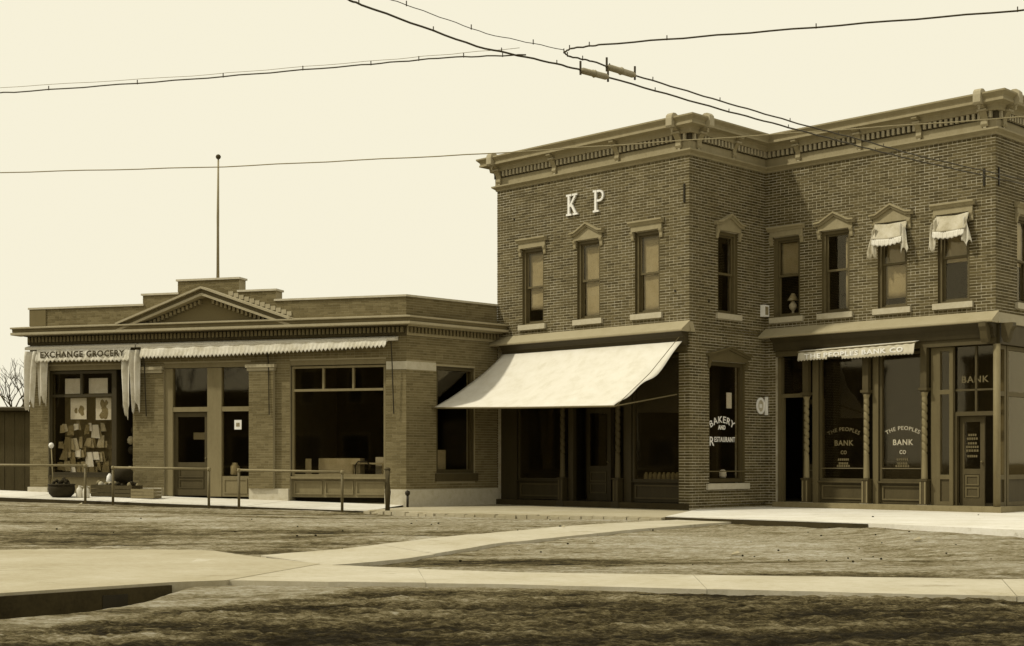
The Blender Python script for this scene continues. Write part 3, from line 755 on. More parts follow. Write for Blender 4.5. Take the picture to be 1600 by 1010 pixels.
bd = door(BK, 4.93, 5.50, .13, 2.07, blk, -.25, mat='shopwood', glass_from=.80)
MB().lathe(BK.p(5.91, .02, .13), [(.075, 0), (.075, 3.46)], 16).build('corner_post', 'greywood', blk, True)
lettering('BANK', .20, straight(BK, -.16, 5.32, 2.80), 'dimgold', blk, .003, .62, 'dim lettering BANK on the door light')
# far side of the bank
for a, b in ((.25, .62), (.66, 1.9)):
    m = MB(); rect_frame(m, BS, a, b, .13, 3.59, .085, -.16, -.06); m.box(BS, a+.08, b-.08, -.16, -.062, 2.50, 2.60); m.box(BS, a+.08, b-.08, -.16, -.062, .70, .80); sl = m.build('sidelight', 'bankwood', blk)
    for z0, z1 in ((.80, 2.50), (2.60, 3.505)): box('pane', 'glass', BS, a+.084, b-.084, -.115, -.107, z0, z1, sl)
    box('panel', 'shopwood', BS, a+.084, b-.084, -.13, -.10, .214, .70, sl)
box('shop_step', 'stepstone', BS, .0, 3.2, -.30, .10, -.10, .121, blk)
# bank lettering on the glass
def dashes(F, d, uc, z, w_, n, parent, mat='dimgold'):
    m = MB()
    for i in range(n): m.box(F, uc-w_/2+w_*i/n, uc-w_/2+w_*(i+.72)/n, d, d+.003, z, z+.05)
    m.build('small_lettering', mat, parent)
for wn, uc, mt in ((p1, 2.08, 'dimgold'), (p2, 3.60, 'gold')):
    lettering('THE PEOPLES', .125, arc(BK, -.150, uc, 1.80, .85), mt, wn, .001, .84, 'arched lettering THE PEOPLES')
    lettering('BANK', .18, straight(BK, -.150, uc, 1.46), mt, wn, .003, .50, 'lettering BANK')
    lettering('CO', .12, straight(BK, -.150, uc, 1.26), mt, wn, .003, .16)
    for z, w_ in ((1.13, .30), (1.04, .26), (.98, .36)): dashes(BK, -.150, uc, z-.02, w_, 6, wn, 'dimgold')
for z, w_, n in ((1.70, .20, 4), (1.62, .26, 5), (1.52, .22, 4), (1.44, .30, 6), (1.36, .30, 5), (1.24, .24, 5)): dashes(BK, -.262, 5.22, z-.06, w_, n, bd, 'dimgold')

# ------------------------------------------------------------------ the low grocery building
gro = thing('store_building', tuple((L+G)/2)+(0,), 'one-storey brick store with stepped parapet, small pediment and flagpole', 'building')
gf_holes = [(.55, 3.09, -1, 3.60), (3.98, 6.45, -1, 3.60), (7.52, 10.09, -1, 3.60)]
gs_holes = [(.98, 2.30, .80, 3.46)]
wall_mesh(GF, 0, 10.62, -.3, 4.40, gf_holes, .32).build('wall', 'fine_mortar', gro)
wall_mesh(GS, .003, 3.09, -.3, 4.40, gs_holes, .32).build('wall', 'fine_mortar', gro)
gb = []
kw = dict(pitch=.0625, length=.218, mortar=.011, proud=.005)
lay_bricks(GF, 0, 10.62, .42, 4.20, gf_holes, 0, out=gb, over1=.003, **kw)
lay_bricks(GS, 0.002, 3.09, .42, 4.20, [gs_holes[0][:2]+(.58, 3.48), (-1, .965, 3.33, 3.55)], 0, out=gb, **kw)
# parapet: stepped, with copings
PD = .36
steps = [(0, 3.38, 5.10), (3.38, 4.39, 5.36), (4.39, 6.12, 5.69), (6.12, 7.14, 5.36), (7.14, 10.62, 5.10)]
for a, b, zt in steps:
    wall_mesh(GF, a, b-.001, 4.40, zt, [], PD).build('parapet', 'fine_mortar', gro)
    lay_bricks(GF, a, b, 4.66, zt-.002, [], 0, out=gb, **kw)
    box('coping', 'stone', GF, a-.035, b+.035 if b < 10 else b+.02, -PD-.03, .045, zt+.001, zt+.05, gro)
box('parapet_pier', 'fine_brick', GF, .0, .50, .006, .03, 4.66, 5.10, gro)
wall_mesh(GS, .003, 3.09, 4.40, 5.10, [], PD).build('parapet', 'fine_mortar', gro)
lay_bricks(GS, .002, 3.09, 4.66, 5.098, [], 0, out=gb, **kw)
MB().mould(GS, [(-PD-.03, 5.101), (.045, 5.101), (.045, 5.15), (-PD-.03, 5.15)], .0, 3.09, -.596, 0).build('coping', 'stone', gro)
for a, b, za, zb in ((3.38, 4.39, 5.10, 5.36), (6.12, 7.14, 5.10, 5.36)): pass
finish_bricks(gb, gro, 'fine_brick', 300, skip=lambda b: not (b[0] is GF and b[1] > 9.9 and b[6] < 3.5) and not (b[0] is GS and b[2] < 1.0 and b[6] < 3.5))
# cornice with dentils: sunlit edges painted lighter, shaded dentils and bed darker
MT = .596
gprof_bed = [(0, 4.16), (.05, 4.16), (.07, 4.20), (.07, 4.37), (.20, 4.37), (.24, 4.395), (0, 4.395)]
gprof_cor = [(0, 4.396), (.40, 4.396), (.42, 4.405), (.42, 4.465), (.37, 4.475), (.38, 4.54), (.44, 4.565), (.44, 4.60), (.0, 4.655)]
gc = MB().mould(GF, [(0, 4.396), (.40, 4.396), (.42, 4.405), (.42, 4.462), (0, 4.462)], -.30, 10.62, 0, MT).build('cornice', 'trimlight', gro)
MB().mould(GS, [(0, 4.396), (.40, 4.396), (.42, 4.405), (.42, 4.462), (0, 4.462)], 0, 3.09, -MT, 0).build('cornice', 'trimlight', gro)
for F, a, b, c, e in ((GF, -.28, 10.62, 0, MT), (GS, 0, 3.09, -MT, 0)):
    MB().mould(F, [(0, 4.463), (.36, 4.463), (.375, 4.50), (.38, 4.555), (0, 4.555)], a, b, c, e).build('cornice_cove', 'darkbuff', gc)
    MB().mould(F, [(0, 4.556), (.43, 4.556), (.44, 4.57), (.44, 4.598), (0, 4.655)], a-(.02 if F is GF else 0), b, c, e).build('cornice_crown', 'trimlight', gc)
MB().mould(GF, gprof_bed, -.03, 10.62, 0, MT).build('bed_moulding', 'shopwood', gc)  # darker paint for the shade under the front cornice
MB().mould(GS, gprof_bed, 0, 3.09, -MT, 0).build('bed_moulding', 'trim', gc)
dm = bpy.data.meshes.new('dentil'); mb = MB().box(Frame((0, 0), (1, 0)), -.033, .033, 0, .07, 0, .13); dm.from_pydata(mb.v, [], mb.f); dm.materials.append(M['darkbuff'])
for F, n, u1 in ((GF, 98, 10.6), (GS, 26, 3.05)):
    for i in range(n):
        ob = bpy.data.objects.new('dentil', dm); ob.rotation_euler = (0, 0, F.a); place(ob, F.p((i+.5)*u1/n, .071, 4.225), gc)
# pediment, raking edges painted lighter as sunlit, like the cornice
pc = 5.27; pw = 2.44; z0 = 4.60; za = 5.44
ped = MB().prism(GF, [(pc-pw+.25, z0+.03), (pc+pw-.25, z0+.03), (pc, za-.12)], .006, .06).build('pediment', 'fine_brick', gro)
for sgn in (-1, 1):
    e = (pc+sgn*pw, z0-.01); ap = (pc, za); t = np.array(ap)-np.array(e); t = t/np.hypot(*t); nv = np.array((-t[1], t[0]))*sgn*-1
    if nv[1] < 0: nv = -nv
    def strip(k0, k1, d1, mat, nm):
        dz0, dz1 = k0/nv[1], k1/nv[1]
        MB().prism(GF, [(e[0], e[1]+dz0), (ap[0], ap[1]+dz0), (ap[0], ap[1]+dz1), (e[0], e[1]+dz1)][::-sgn], .006, d1).build(nm, mat, ped)
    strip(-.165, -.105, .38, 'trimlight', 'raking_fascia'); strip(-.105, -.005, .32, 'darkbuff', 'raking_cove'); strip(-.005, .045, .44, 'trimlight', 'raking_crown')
    for i in range(17):
        s_ = .16+.76*i/16; p = np.array(e)*(1-s_)+np.array(ap)*s_; box('dentil', 'trim', GF, p[0]-.033, p[0]+.033, .061, .15, p[1]-.30, p[1]-.19, ped)
for i in range(12):                                    # stepped flashing pieces up the right slope
    s_ = .12+.66*i/11; u = pc+pw*(1-s_)+.10; z = z0+(za-z0)*s_; zz = z+.02
    box('flashing', 'trimlight', GF, u-.07, u+.06, .005, .03, zz, zz+.11, ped)
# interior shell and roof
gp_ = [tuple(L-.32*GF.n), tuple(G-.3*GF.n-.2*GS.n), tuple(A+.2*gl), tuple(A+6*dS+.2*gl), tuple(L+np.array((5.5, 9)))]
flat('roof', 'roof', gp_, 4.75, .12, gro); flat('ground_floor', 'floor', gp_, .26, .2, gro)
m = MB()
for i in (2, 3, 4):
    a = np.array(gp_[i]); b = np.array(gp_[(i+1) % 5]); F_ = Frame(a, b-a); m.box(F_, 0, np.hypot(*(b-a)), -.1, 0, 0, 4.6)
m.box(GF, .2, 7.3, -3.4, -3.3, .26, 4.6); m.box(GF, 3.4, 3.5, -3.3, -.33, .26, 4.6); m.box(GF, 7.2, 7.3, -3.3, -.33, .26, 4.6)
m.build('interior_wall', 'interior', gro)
# stone base and pier capitals
def base_block(F, a, b, zt, d=.05): box('stone_base', 'stone', F, a, b, -.30, d, -.28, zt, gro)
base_block(GF, -.04, .56, .42); base_block(GF, 3.06, 3.94, .415); base_block(GF, 6.42, 7.50, .41); base_block(GF, 10.07, 10.65, .41)
MB().mould(GS, [(-.3, -.28), (.05, -.28), (.05, .39), (.03, .405), (-.3, .405)], .0, 3.08, -MT, 0).build('stone_base', 'stone', gro)
for a, b, dd in ((3.05, 3.95, .10), (6.40, 7.14, .17)):
    m = MB(); m.box(GF, a, b, -.02, dd-.04, 3.36, 3.44); m.box(GF, a-.03, b+.03, -.02, dd, 3.441, 3.52); m.build('pier_capital', 'trimlight', gro)
box('pier', 'fine_mortar', GF, 6.45, 7.12, .001, .11, .411, 3.355, gro)
gb2 = []; lay_bricks(GF, 6.45, 7.12, .415, 3.35, [], .11, out=gb2, **kw); mm = MB()
for (F, a, e, d0, d1, za_, zb_) in gb2: mm.box(F, a, e, d0, d1, za_, zb_)
mm.build('brickwork', 'fine_brick', gro, kind='stuff')
m = MB(); m.mould(GF, [(0, 3.335), (.012, 3.335), (.012, 3.53), (0, 3.53)], 10.10, 10.62, 0, MT); m.build('stone_band', 'stone', gro)
MB().mould(GS, [(0, 3.335), (.012, 3.335), (.012, 3.53), (0, 3.53)], 0, .96, -MT, 0).build('stone_band', 'stone', gro)
# beams over the shop openings
for a, b in ((.551, 3.089), (3.981, 6.449), (7.521, 10.089)): box('shop_lintel', 'greywood', GF, a, b, -.16, -.02, 3.48, 3.599, gro)
# show window on the right
sw = shop_window(GF, 7.55, 10.06, .72, 3.46, gro, -.10, 'greywood', (.20, .66), 3)
for z in (2.86,): box('transom_bar', 'greywood', GF, 7.60, 10.0, -.14, -.055, z-.03, z+.03, sw)
for u in (8.40, 9.20): box('mullion', 'greywood', GF, u-.025, u+.025, -.14, -.057, 2.89, 3.40, sw)
# doorway group in the middle
m = MB(); 
for a, b in ((3.99, 4.21), (5.20, 5.60), (6.38, 6.44)): m.box(GF, a, b, -.18, -.05, .2, 3.47)
for a, b in ((4.21, 5.20), (5.60, 6.38)): m.box(GF, a, b, -.17, -.06, 2.36, 2.48)
m.box(GF, 5.60, 6.38, -.17, -.065, .2, .72); dfm = m.build('door_frame', 'greywood', gro)
door(GF, 4.22, 5.19, .22, 2.35, gro, -.12, 'shopwood', .85, pm='shopwood')
for a, b, c, d in ((4.21, 5.20, 2.48, 3.47), (5.60, 6.38, 2.48, 3.47), (5.60, 6.38, .72, 2.36)): box('pane', 'glass', GF, a, b, -.125, -.117, c, d, dfm)
rect_frame(MB(), GF, 5.66, 6.32, .28, .66, .035, -.065, -.045).build('panel_moulding', 'greywood', dfm)
# grocery show window on the left and its recessed doorway
lw = rect_frame(MB(), GF, .57, 2.50, .74, 3.46, .07, -.16, -.05).build('shop_window', 'darktrim', gro)
m = MB(); m.box(GF, .64, 2.43, -.15, -.06, 2.78, 2.85); m.box(GF, 1.48, 1.55, -.15, -.06, 2.85, 3.39); m.build('transom_bar', 'darktrim', lw)
box('pane', 'glass', GF, .639, 2.431, -.11, -.102, .81, 3.39, lw)
box('bulkhead', 'greywood', GF, .57, 2.50, -.18, -.08, .1, .68, lw); box('window_ledge', 'darktrim', GF, .56, 2.50, -.2, .02, .681, .739, lw)
for u in (1.0, 1.72): box('transom_card', 'paper', GF, u-.12, u+.44, -.30, -.28, 2.88, 3.28, lw)
m = MB(); m.box(GF, 2.50, 2.57, -.9, -.05, .1, 3.46); m.box(GF, 2.57, 3.08, -.95, -.88, 2.35, 2.45); m.build('door_frame', 'darktrim', gro)
door(GF, 2.58, 3.08, .22, 2.34, gro, -.9, 'darkwood', .85)
# side window of the store
gsw_ = rect_frame(MB(), GS, .983, 2.297, .802, 3.455, .085, -.18, -.05).build('shop_window', 'shopwood', gro)
box('pane', 'glass', GS, 1.067, 2.213, -.12, -.112, .886, 3.371, gsw_)
box('sill', 'shopwood', GS, .93, 2.36, -.19, .06, .60, .795, gsw_)
box('awning_slat', 'blind', GS, 1.07, 1.5, -.24, -.23, .89, 1.38, gsw_)

# ------------------------------------------------------------------ flagpole
fp = thing('flagpole', GF.p(5.42, -.2, 5.74), 'thin tall flagpole with a ball on the low store roof', 'flagpole')
b0 = GF.p(5.42, -.2, 5.74); MB().tube([b0, (b0[0], b0[1], 7.3), (b0[0]+.01, b0[1], 8.80)], [.042, .034, .022], 10).build('pole', 'trim', fp, True)
MB().lathe((b0[0]+.01, b0[1], 8.79), [(.012, 0), (.05, .02), (.07, .065), (.05, .11), (.01, .13)], 12).build('ball', 'darkwood', fp, True)

# ------------------------------------------------------------------ awnings
aw = thing('shop_awning', KP.p(3, 1.1, 2.3), 'large white canvas awning let down over the shaded bakery front', 'awning')
def awn(s, t):
    s2 = s; u = (.32+(6.14-.32)*s)*(1-t)+(.05+(5.90-.05)*s)*t
    z_tip = 2.42+(2.30-2.42)*s; zt = 3.89
    d = .07+2.18*t; z = zt+(z_tip-zt)*t-.13*math.sin(math.pi*t**.85)*(1+.25*math.sin(math.pi*s))
    edge = max(0, (s-.93)/.07); z -= .16*edge*math.sin(math.pi*t)**2*(1+.7*math.sin(t*10-1)); u -= .10*edge*math.sin(math.pi*t)
    z += (.014*math.sin(s*23+t*4)+.010*math.sin(s*41-t*7))*t*(1-t)*3-.022*abs(math.sin(s*math.pi*4))*t+.010*math.sin(t*11+s*5)*(s-.5)
    return KP.p(u, d, z)
grid_cloth(awn, 48, 24, 'canvas', 'canvas', aw, .006)
MB().tube([KP.p(.02, 2.27, 2.41), KP.p(3, 2.28, 2.335), KP.p(5.96, 2.27, 2.29)], .022, 8).build('front_bar', 'iron', aw)
for u, z in ((.06, 2.40), (5.93, 2.29)): MB().tube([KP.p(u, 2.26, z), KP.p(u+.02, .1, 2.62)], .016, 6).build('side_arm', 'iron', aw)
MB().tube([KP.p(5.98, 2.25, 2.30), KP.p(6.06, 1.2, 3.05), KP.p(6.10, .2, 3.92)], .008, 5).build('stay_rope', 'iron', aw)
MB().tube([KP.p(.2, .12, 3.93), KP.p(6.16, .12, 3.93)], .035, 8).build('roller', 'iron', aw)

def scallop(F, u0, u1, d0, d1, zt, zb, n, amp, ripple=.01, seed=0):
    """hanging valance with a toothed lower edge"""
    per = 6
    def fn(s, t):
        u = u0+(u1-u0)*s; ph = (s*n) % 1; tooth = amp*(1-abs(2*ph-1))
        z = zt(s)+(zb(s)-tooth-zt(s))*t
        return F.p(u, d0+(d1-d0)*t+ripple*math.sin(s*37+seed)*t+ripple*.6*math.sin(s*91+seed), z)
    return fn
ga = thing('store_awning', GF.p(6.9, .25, 3.7), 'long rolled pale awning with toothed valance across the low store', 'awning')
grid_cloth(scallop(GF, 3.46, 10.2, .22, .30, lambda s: 3.99+.075*s, lambda s: 3.78+.20*max(0, s-.25)**1.3, 62, .075, .012), 372, 4, 'valance', 'oldcanvas', ga, .005)
MB().mould(GF, [(.02, 4.035), (.20, 4.02), (.21, 4.06), (.20, 4.09), (.02, 4.14)], 3.3, 10.42).build('awning_box', 'awnbox', ga)
MB().tube([GF.p(3.46, .20, 4.0), GF.p(10.2, .20, 4.04)], .04, 8).build('roller', 'oldcanvas', ga)
for u in (3.50, 7.0, 10.30): MB().tube([GF.p(u, .20, 4.0), GF.p(u, .13, 3.5), GF.p(u+.03, .09 if u != 7.0 else .15, 2.25)], .015, 6).build('awning_rod', 'black', ga)
gx = thing('grocery_awning', GF.p(1.6, .25, 3.5), 'weathered awning lettered EXCHANGE GROCERY with drooping side curtains', 'awning')
v1 = scallop(GF, .36, 3.14, .20, .28, lambda s: 4.02, lambda s: 3.72+.015*math.sin(s*5), 24, .055, .014, 2)
grid_cloth(v1, 144, 6, 'valance', 'oldcanvas', gx, .005)
MB().mould(GF, [(.02, 4.03), (.20, 4.02), (.20, 4.09), (.02, 4.14)], -.02, 3.26).build('awning_box', 'awnbox', gx)
lettering('EXCHANGE GROCERY', .215, lambda x, y, h: GF.p(1.74+x, .272+h+.014*math.sin((1.74+x-.36)/2.78*37+2)*.5, 3.805+y), 'ink', gx, .006, 2.5, 'dark lettering EXCHANGE GROCERY')
def curtain(u0, u1, d, zt, zb, slant, seed):
    def fn(s, t):
        wd = 1-.35*t; u = (u0+u1)/2+(u1-u0)*(s-.5)*wd+slant*t
        return GF.p(u, d+.055*math.sin(s*9+seed+t*2.5+.6*math.sin(t*5))*(1-.2*t), zt+(zb-zt)*t*(1+.10*math.sin(s*7+seed)+.03*math.sin(s*23)))
    return fn
for a in ((.0, .36, .22, 3.98, 2.55, -.05, 0), (.30, .66, .17, 3.95, 2.68, .02, 2), (2.80, 3.12, .17, 3.98, 2.35, .04, 4), (3.10, 3.40, .2, 3.95, 2.5, .04, 1)):
    grid_cloth(curtain(*a), 18, 12, 'side_curtain', 'oldcanvas', gx, .008)
ba = thing('bank_awning', BK.p(2.7, .4, 3.4), 'short rolled awning lettered THE PEOPLES BANK over the bank windows', 'awning')
grid_cloth(scallop(BK, 1.14, 4.15, .30, .36, lambda s: 3.66+.05*s, lambda s: 3.46+.01*math.sin(s*9)+(.05 if .27 < s < .40 else 0), 36, .03, .010, 5), 216, 4, 'valance', 'bankcanvas', ba, .005)
def bt(s, t): return BK.p(1.14+3.01*s, .06+.25*t, 3.72-.05*t+.05*s)
grid_cloth(bt, 20, 3, 'canvas', 'oldcanvas', ba, .006)
MB().tube([BK.p(1.12, .30, 3.655), BK.p(4.17, .30, 3.705)], .02, 8).build('front_bar', 'iron', ba)
lettering('THE PEOPLES BANK CO', .15, lambda x, y, h: BK.p(2.62+x, .352+h+.012*math.sin((1.48+x)/3.01*37+5), 3.505+.033*(x/1.5)*.5+y), 'white', ba, .004, 2.55, 'faint lettering THE PEOPLES BANK CO')
for uc, lab, sd_ in ((3.43, 'torn pale little awning on the pedimented bank window next to the flat-headed one', 1), (4.91, 'torn pale little awning on the flat-headed bank window nearest the right corner', 4)):
    wa = thing('window_awning', BK.p(uc, .12, 5.9), lab, 'awning', 'torn little window awnings')
    def top(s, t): return BK.p(uc-.40+.80*s, .07+.16*t+.02*math.sin(s*11+sd_), 6.46-.36*t-.03*math.sin(math.pi*s))
    grid_cloth(top, 14, 8, 'canvas', 'greycanvas', wa, .006)
    grid_cloth(scallop(BK, uc-.38, uc+.36, .235, .26, lambda s: 6.10-.03*math.sin(math.pi*s), lambda s: 5.98-.05*math.sin(math.pi*s), 7, .03, .012, sd_), 56, 4, 'valance', 'canvas', wa, .005)
    for sg, zb in ((-1, 5.72), (1, 5.78)):
        def tat(s, t): return BK.p(uc+sg*(.36+.10*(s-.5)*2*(.5+.6*t)+.05*t), .20+.035*math.sin(s*10+sd_+t*4), 6.40-.30*s*(1-t)*.4+(zb-6.40)*t*(1+.10*math.sin(s*9+sd_)))
        grid_cloth(tat, 10, 10, 'side_flap', 'greycanvas' if sg < 0 else 'oldcanvas', wa, .006)

# ------------------------------------------------------------------ wall signs
hs = thing('hanging_sign', KS.p(2.75, .1, 2.45), 'small round white-rimmed sign on a bracket beside the bakery side window', 'sign')
cz = 2.43; cs = KS.p(2.74, .02, cz)
m = MB(); n = 28; F = KS
for k in range(n):
    a0, a1 = 2*math.pi*k/n, 2*math.pi*(k+1)/n
    m.prism(F, [(2.74+.17*math.cos(a0), cz+.20*math.sin(a0)), (2.74+.17*math.cos(a1), cz+.20*math.sin(a1)), (2.74+.115*math.cos(a1), cz+.14*math.sin(a1)), (2.74+.115*math.cos(a0), cz+.14*math.sin(a0))], .02, .045)
m.build('rim', 'white', hs)
MB().prism(F, [(2.74+.115*math.cos(a), cz+.14*math.sin(a)) for a in np.linspace(0, 2*math.pi, 24, endpoint=False)], .02, .035).build('disc', 'greycanvas', hs)
box('emblem', 'white', F, 2.69, 2.79, .036, .040, cz-.05, cz+.04, hs)
box('edge_plate', 'white', F, 2.925, 2.955, .015, .10, cz-.22, cz+.22, hs); MB().tube([F.p(2.74, .03, cz+.19), F.p(2.94, .03, cz+.19)], .008, 6).build('bracket', 'iron', hs)
nb = thing('notice_box', KS.p(2.86, .1, 4.58), 'small white box fixed to the wall in the inner corner under the eaves window', 'box')
box('case', 'white', KS, 2.76, 2.955, .01, .13, 4.58, 4.86, nb); box('notice', 'printed', KS, 2.79, 2.92, .131, .134, 4.62, 4.82, nb)

# ------------------------------------------------------------------ hitching rails and post
def rail(F, ua, ub, d, ztop, lab, posts=(True, True)):
    t = thing('hitching_rail', F.p((ua+ub)/2, d, 0), lab, 'rail', 'pipe hitching rails along the kerb')
    ext0 = 0 if posts[0] else 2.5
    z1 = ztop[1]; a = F.p(ua-ext0, d, ztop[0]); b = F.p(ub, d, z1)
    MB().tube([a, b], .030, 10).build('top_rail', 'pipe', t, True)
    for u, z, k in ((ua, ztop[0], posts[0]), (ub, z1, posts[1])):
        if not k: continue
        p = F.p(u, d, z); gz = float(street_z(p[0], p[1]))-.1
        MB().tube([p, (p[0], p[1], gz)], .032, 10).build('post', 'iron', t, True)
        MB().lathe((p[0], p[1], z-.045), [(.036, 0), (.045, .01), (.045, .07), (.03, .085)], 10).build('elbow', 'pipe', t, True)
rail(GF, -1.5, 3.30, 2.46, (1.02, .99), 'pipe hitching rail running off the left edge by the grocery goods', (True, True))
rail(GF, 4.06, 6.62, 2.46, (.945, .915), 'pipe hitching rail in front of the low store doorway')
rail(GF, 7.40, 10.0, 2.46, (.89, .85), 'pipe hitching rail in front of the large store show window')
pp = GF.p(11.12, 2.5, 0); hp = thing('hitching_post', (pp[0], pp[1], -.1), 'thick dark wooden post at the end of the pavement', 'post')
MB().tube([(pp[0], pp[1], -.3), (pp[0]+.005, pp[1], .4), (pp[0], pp[1], .90)], [.078, .072, .066], 12).build('shaft', 'darkwood', hp, True)
MB().lathe((pp[0], pp[1], .90), [(.07, 0), (.074, .015), (.05, .05), (.01, .06)], 12).build('cap', 'darkwood', hp, True)
p = GF.p(10.72, .18, 0); hy = thing('pump_pipe', (p[0], p[1], 0), 'short dark standpipe against the stone base of the store corner', 'pipe')
MB().tube([(p[0], p[1], -.05), (p[0], p[1], .28)], .03, 8).build('pipe', 'black', hy, True); MB().lathe((p[0], p[1], .27), [(.04, 0), (.06, .03), (.06, .09), (.02, .12)], 10).build('cap', 'black', hy, True)

# ------------------------------------------------------------------ goods before the grocery
def gpt(u, d, h=0): return GF.p(u, d, walk_z(u, d)+h)
br = thing('mop', gpt(1.62, 1.3), 'long-handled mop with a white ball end leaning by the rail', 'mop')
a = gpt(1.66, 1.35, .06); b = GF.p(1.48, 1.2, 1.46)
MB().tube([a, b], .016, 8).build('handle', 'tan', br, True); MB().lathe((b[0], b[1], b[2]-.04), [(.02, 0), (.055, .03), (.07, .08), (.05, .13), (.01, .15)], 12).build('ball', 'paper', br, True)
MB().lathe((a[0], a[1], a[2]-.065), [(.09, 0), (.10, .05), (.06, .13), (.02, .17)], 12, lambda an, z: 1+.12*math.sin(an*7)).build('mop_head', 'white', br, True)
c = gpt(2.02, 1.55); bk_ = thing('basket', c, 'dark round wicker basket standing on the pavement edge', 'basket')
MB().lathe((c[0], c[1], c[2]), [(.22, 0), (.30, .08), (.33, .20), (.31, .30), (.28, .30), (.25, .12), (.1, .06)], 22, lambda an, z: 1+.015*math.sin(an*22)).build('body', 'wicker', bk_, True)
MB().lathe((c[0], c[1], c[2]+.28), [(.30, 0), (.335, .015), (.335, .04), (.30, .05)], 22).build('rim', 'wicker', bk_, True)
m = MB(); 
for i in range(26):
    an = random.random()*6.28; r = .22*math.sqrt(random.random()); m.lathe((c[0]+r*math.cos(an), c[1]+r*math.sin(an), c[2]+.24+.16*(1-(r/.22)**2)+random.random()*.03), [(.01, 0), (.045, .03), (.045, .06), (.01, .09)], 6)
m.build('contents', 'wicker', bk_, True, kind='stuff')
for u, lab in ((2.50, 'white stoneware jug beside the basket, the left one'), (2.69, 'white stoneware jug beside the basket, the right one')):
    c = gpt(u, 1.5); j = thing('jug', c, lab, 'jug', 'stoneware jugs on the pavement')
    MB().lathe(c, [(.075, 0), (.085, .02), (.088, .16), (.07, .22), (.03, .26), (.03, .30), (.036, .305)], 16).build('body', 'ceramic', j, True)
    MB().tube([(c[0]+.03, c[1], c[2]+.28), (c[0]+.085, c[1], c[2]+.27), (c[0]+.08, c[1], c[2]+.20)], .01, 6).build('handle', 'ceramic', j, True)
def crate(u, d, l, w_, h, ang, lab, mat='tan', goods=None):
    c = gpt(u, d, .002); F = Frame(c[:2], (math.cos(ang+GF.a), math.sin(ang+GF.a))); t = thing('crate', c, lab, 'crate', 'crates before the grocery'); z = c[2]
    for k in range(3):
        za, zb = z+k*h/3+.006, z+(k+1)*h/3-.006
        for dd in (-w_/2, w_/2-.012): box('slat', mat, F, -l/2, l/2, dd, dd+.012, za, zb, t)
        for uu in (-l/2, l/2-.012): box('slat', mat, F, uu, uu+.012, -w_/2+.0125, w_/2-.0125, za, zb, t)
    box('bottom', mat, F, -l/2+.013, l/2-.013, -w_/2+.013, w_/2-.013, z, z+.012, t)
    if goods:
        for i in range(goods):
            uu, dd = random.uniform(-l/2+.07, l/2-.07), random.uniform(-w_/2+.07, w_/2-.07); p = F.p(uu, dd, z+h*.75+random.random()*.06); r = random.uniform(.05, .075)
            MB().lathe(p, [(.01, 0), (r*.8, r*.35), (r, r), (r*.75, r*1.6), (.012, r*1.95)], 9, lambda an, z_: 1+.08*math.sin(3*an)).build('cabbage', random.choice(['wicker', 'tan', 'greycanvas']), None, True, label='vegetable heaped in the '+lab, category='vegetable', group='vegetables in the grocery crates')
    return t
crate(2.85, .75, .75, .45, .30, .1, 'dark slatted crate of vegetables before the grocery window', 'darkwood', 12)
crate(3.45, .85, .60, .45, .30, -.08, 'dark slatted crate of vegetables beside the brick pier', 'darkwood', 9)
crate(4.05, .95, .62, .42, .24, .05, 'empty pale slatted crate on the pavement by the brick pier')
c = gpt(3.1, .5, .36); m = MB(); m.lathe(c, [(.18, 0), (.24, .12), (.26, .26), (.2, .34), (.08, .38)], 14, lambda an, z: 1+.06*math.sin(5*an+z*9)); m.build('sack', 'wicker', None, True, label='dark lumpy sack propped behind the vegetable crates', category='sack')
c = gpt(2.75, .55, .32); m = MB(); m.lathe(c, [(.05, 0), (.09, .05), (.07, .18), (.02, .25)], 10); m.build('bundle', 'white', None, True, label='small white bundle on top of the vegetable crate', category='bundle')
# posters and hanging goods in the grocery window
for u0, u1, z0, z1, lab in ((1.10, 1.58, 2.20, 2.76, 'printed poster with a dark figure, left in the grocery window'), (1.86, 2.32, 2.18, 2.76, 'printed poster of pale flowers, right in the grocery window')):
    t = thing('poster', GF.p((u0+u1)/2, -.2, z0), lab, 'poster'); box('sheet', 'paper', GF, u0, u1, -.205, -.20, z0, z1, t)
    m = MB(); uc, zc = (u0+u1)/2, (z0+z1)/2
    for k in range(7):
        a = random.uniform(-.12, .12); b = random.uniform(-.18, .16); s_ = random.uniform(.04, .09)
        m.prism(GF, [(uc+a+s_*math.cos(x)*random.uniform(.6, 1.1), zc+b+s_*math.sin(x)*1.3) for x in np.linspace(0, 6.28, 9)[:-1]], -.1995, -.198+.0003*k)
    m.build('print', 'printed', t)
for i in range(40):
    row = i % 4; k_ = i//4; u = .74+1.28*(k_+.5)/10+random.uniform(-.05, .05); z = (1.95, 1.60, 1.24, .94)[row]+random.uniform(-.10, .10); w_ = random.uniform(.10, .27); h = random.uniform(.16, .40)
    m = MB(); dd = -.24-.006*i; tw_ = random.uniform(-.06, .06)
    m.prism(GF, [(u-w_/2, z-h/2+random.uniform(-.03, .03)), (u+w_/2, z-h/2+random.uniform(-.03, .03)), (u+w_*.34+tw_, z+h/2), (u-w_*.3+tw_, z+h/2)], dd-.004, dd)
    m.build('hanging_card', random.choice(['paper', 'white', 'blind', 'greycanvas', 'tan', 'printed']), None, label='paper packet hung in the '+('top', 'upper middle', 'lower middle', 'bottom')[row]+' row of the grocery window', category='packet', group='packets hung in the grocery window')
box('window_backdrop', 'tan', GF, .66, 2.10, -.62, -.60, .75, 2.9, lw)
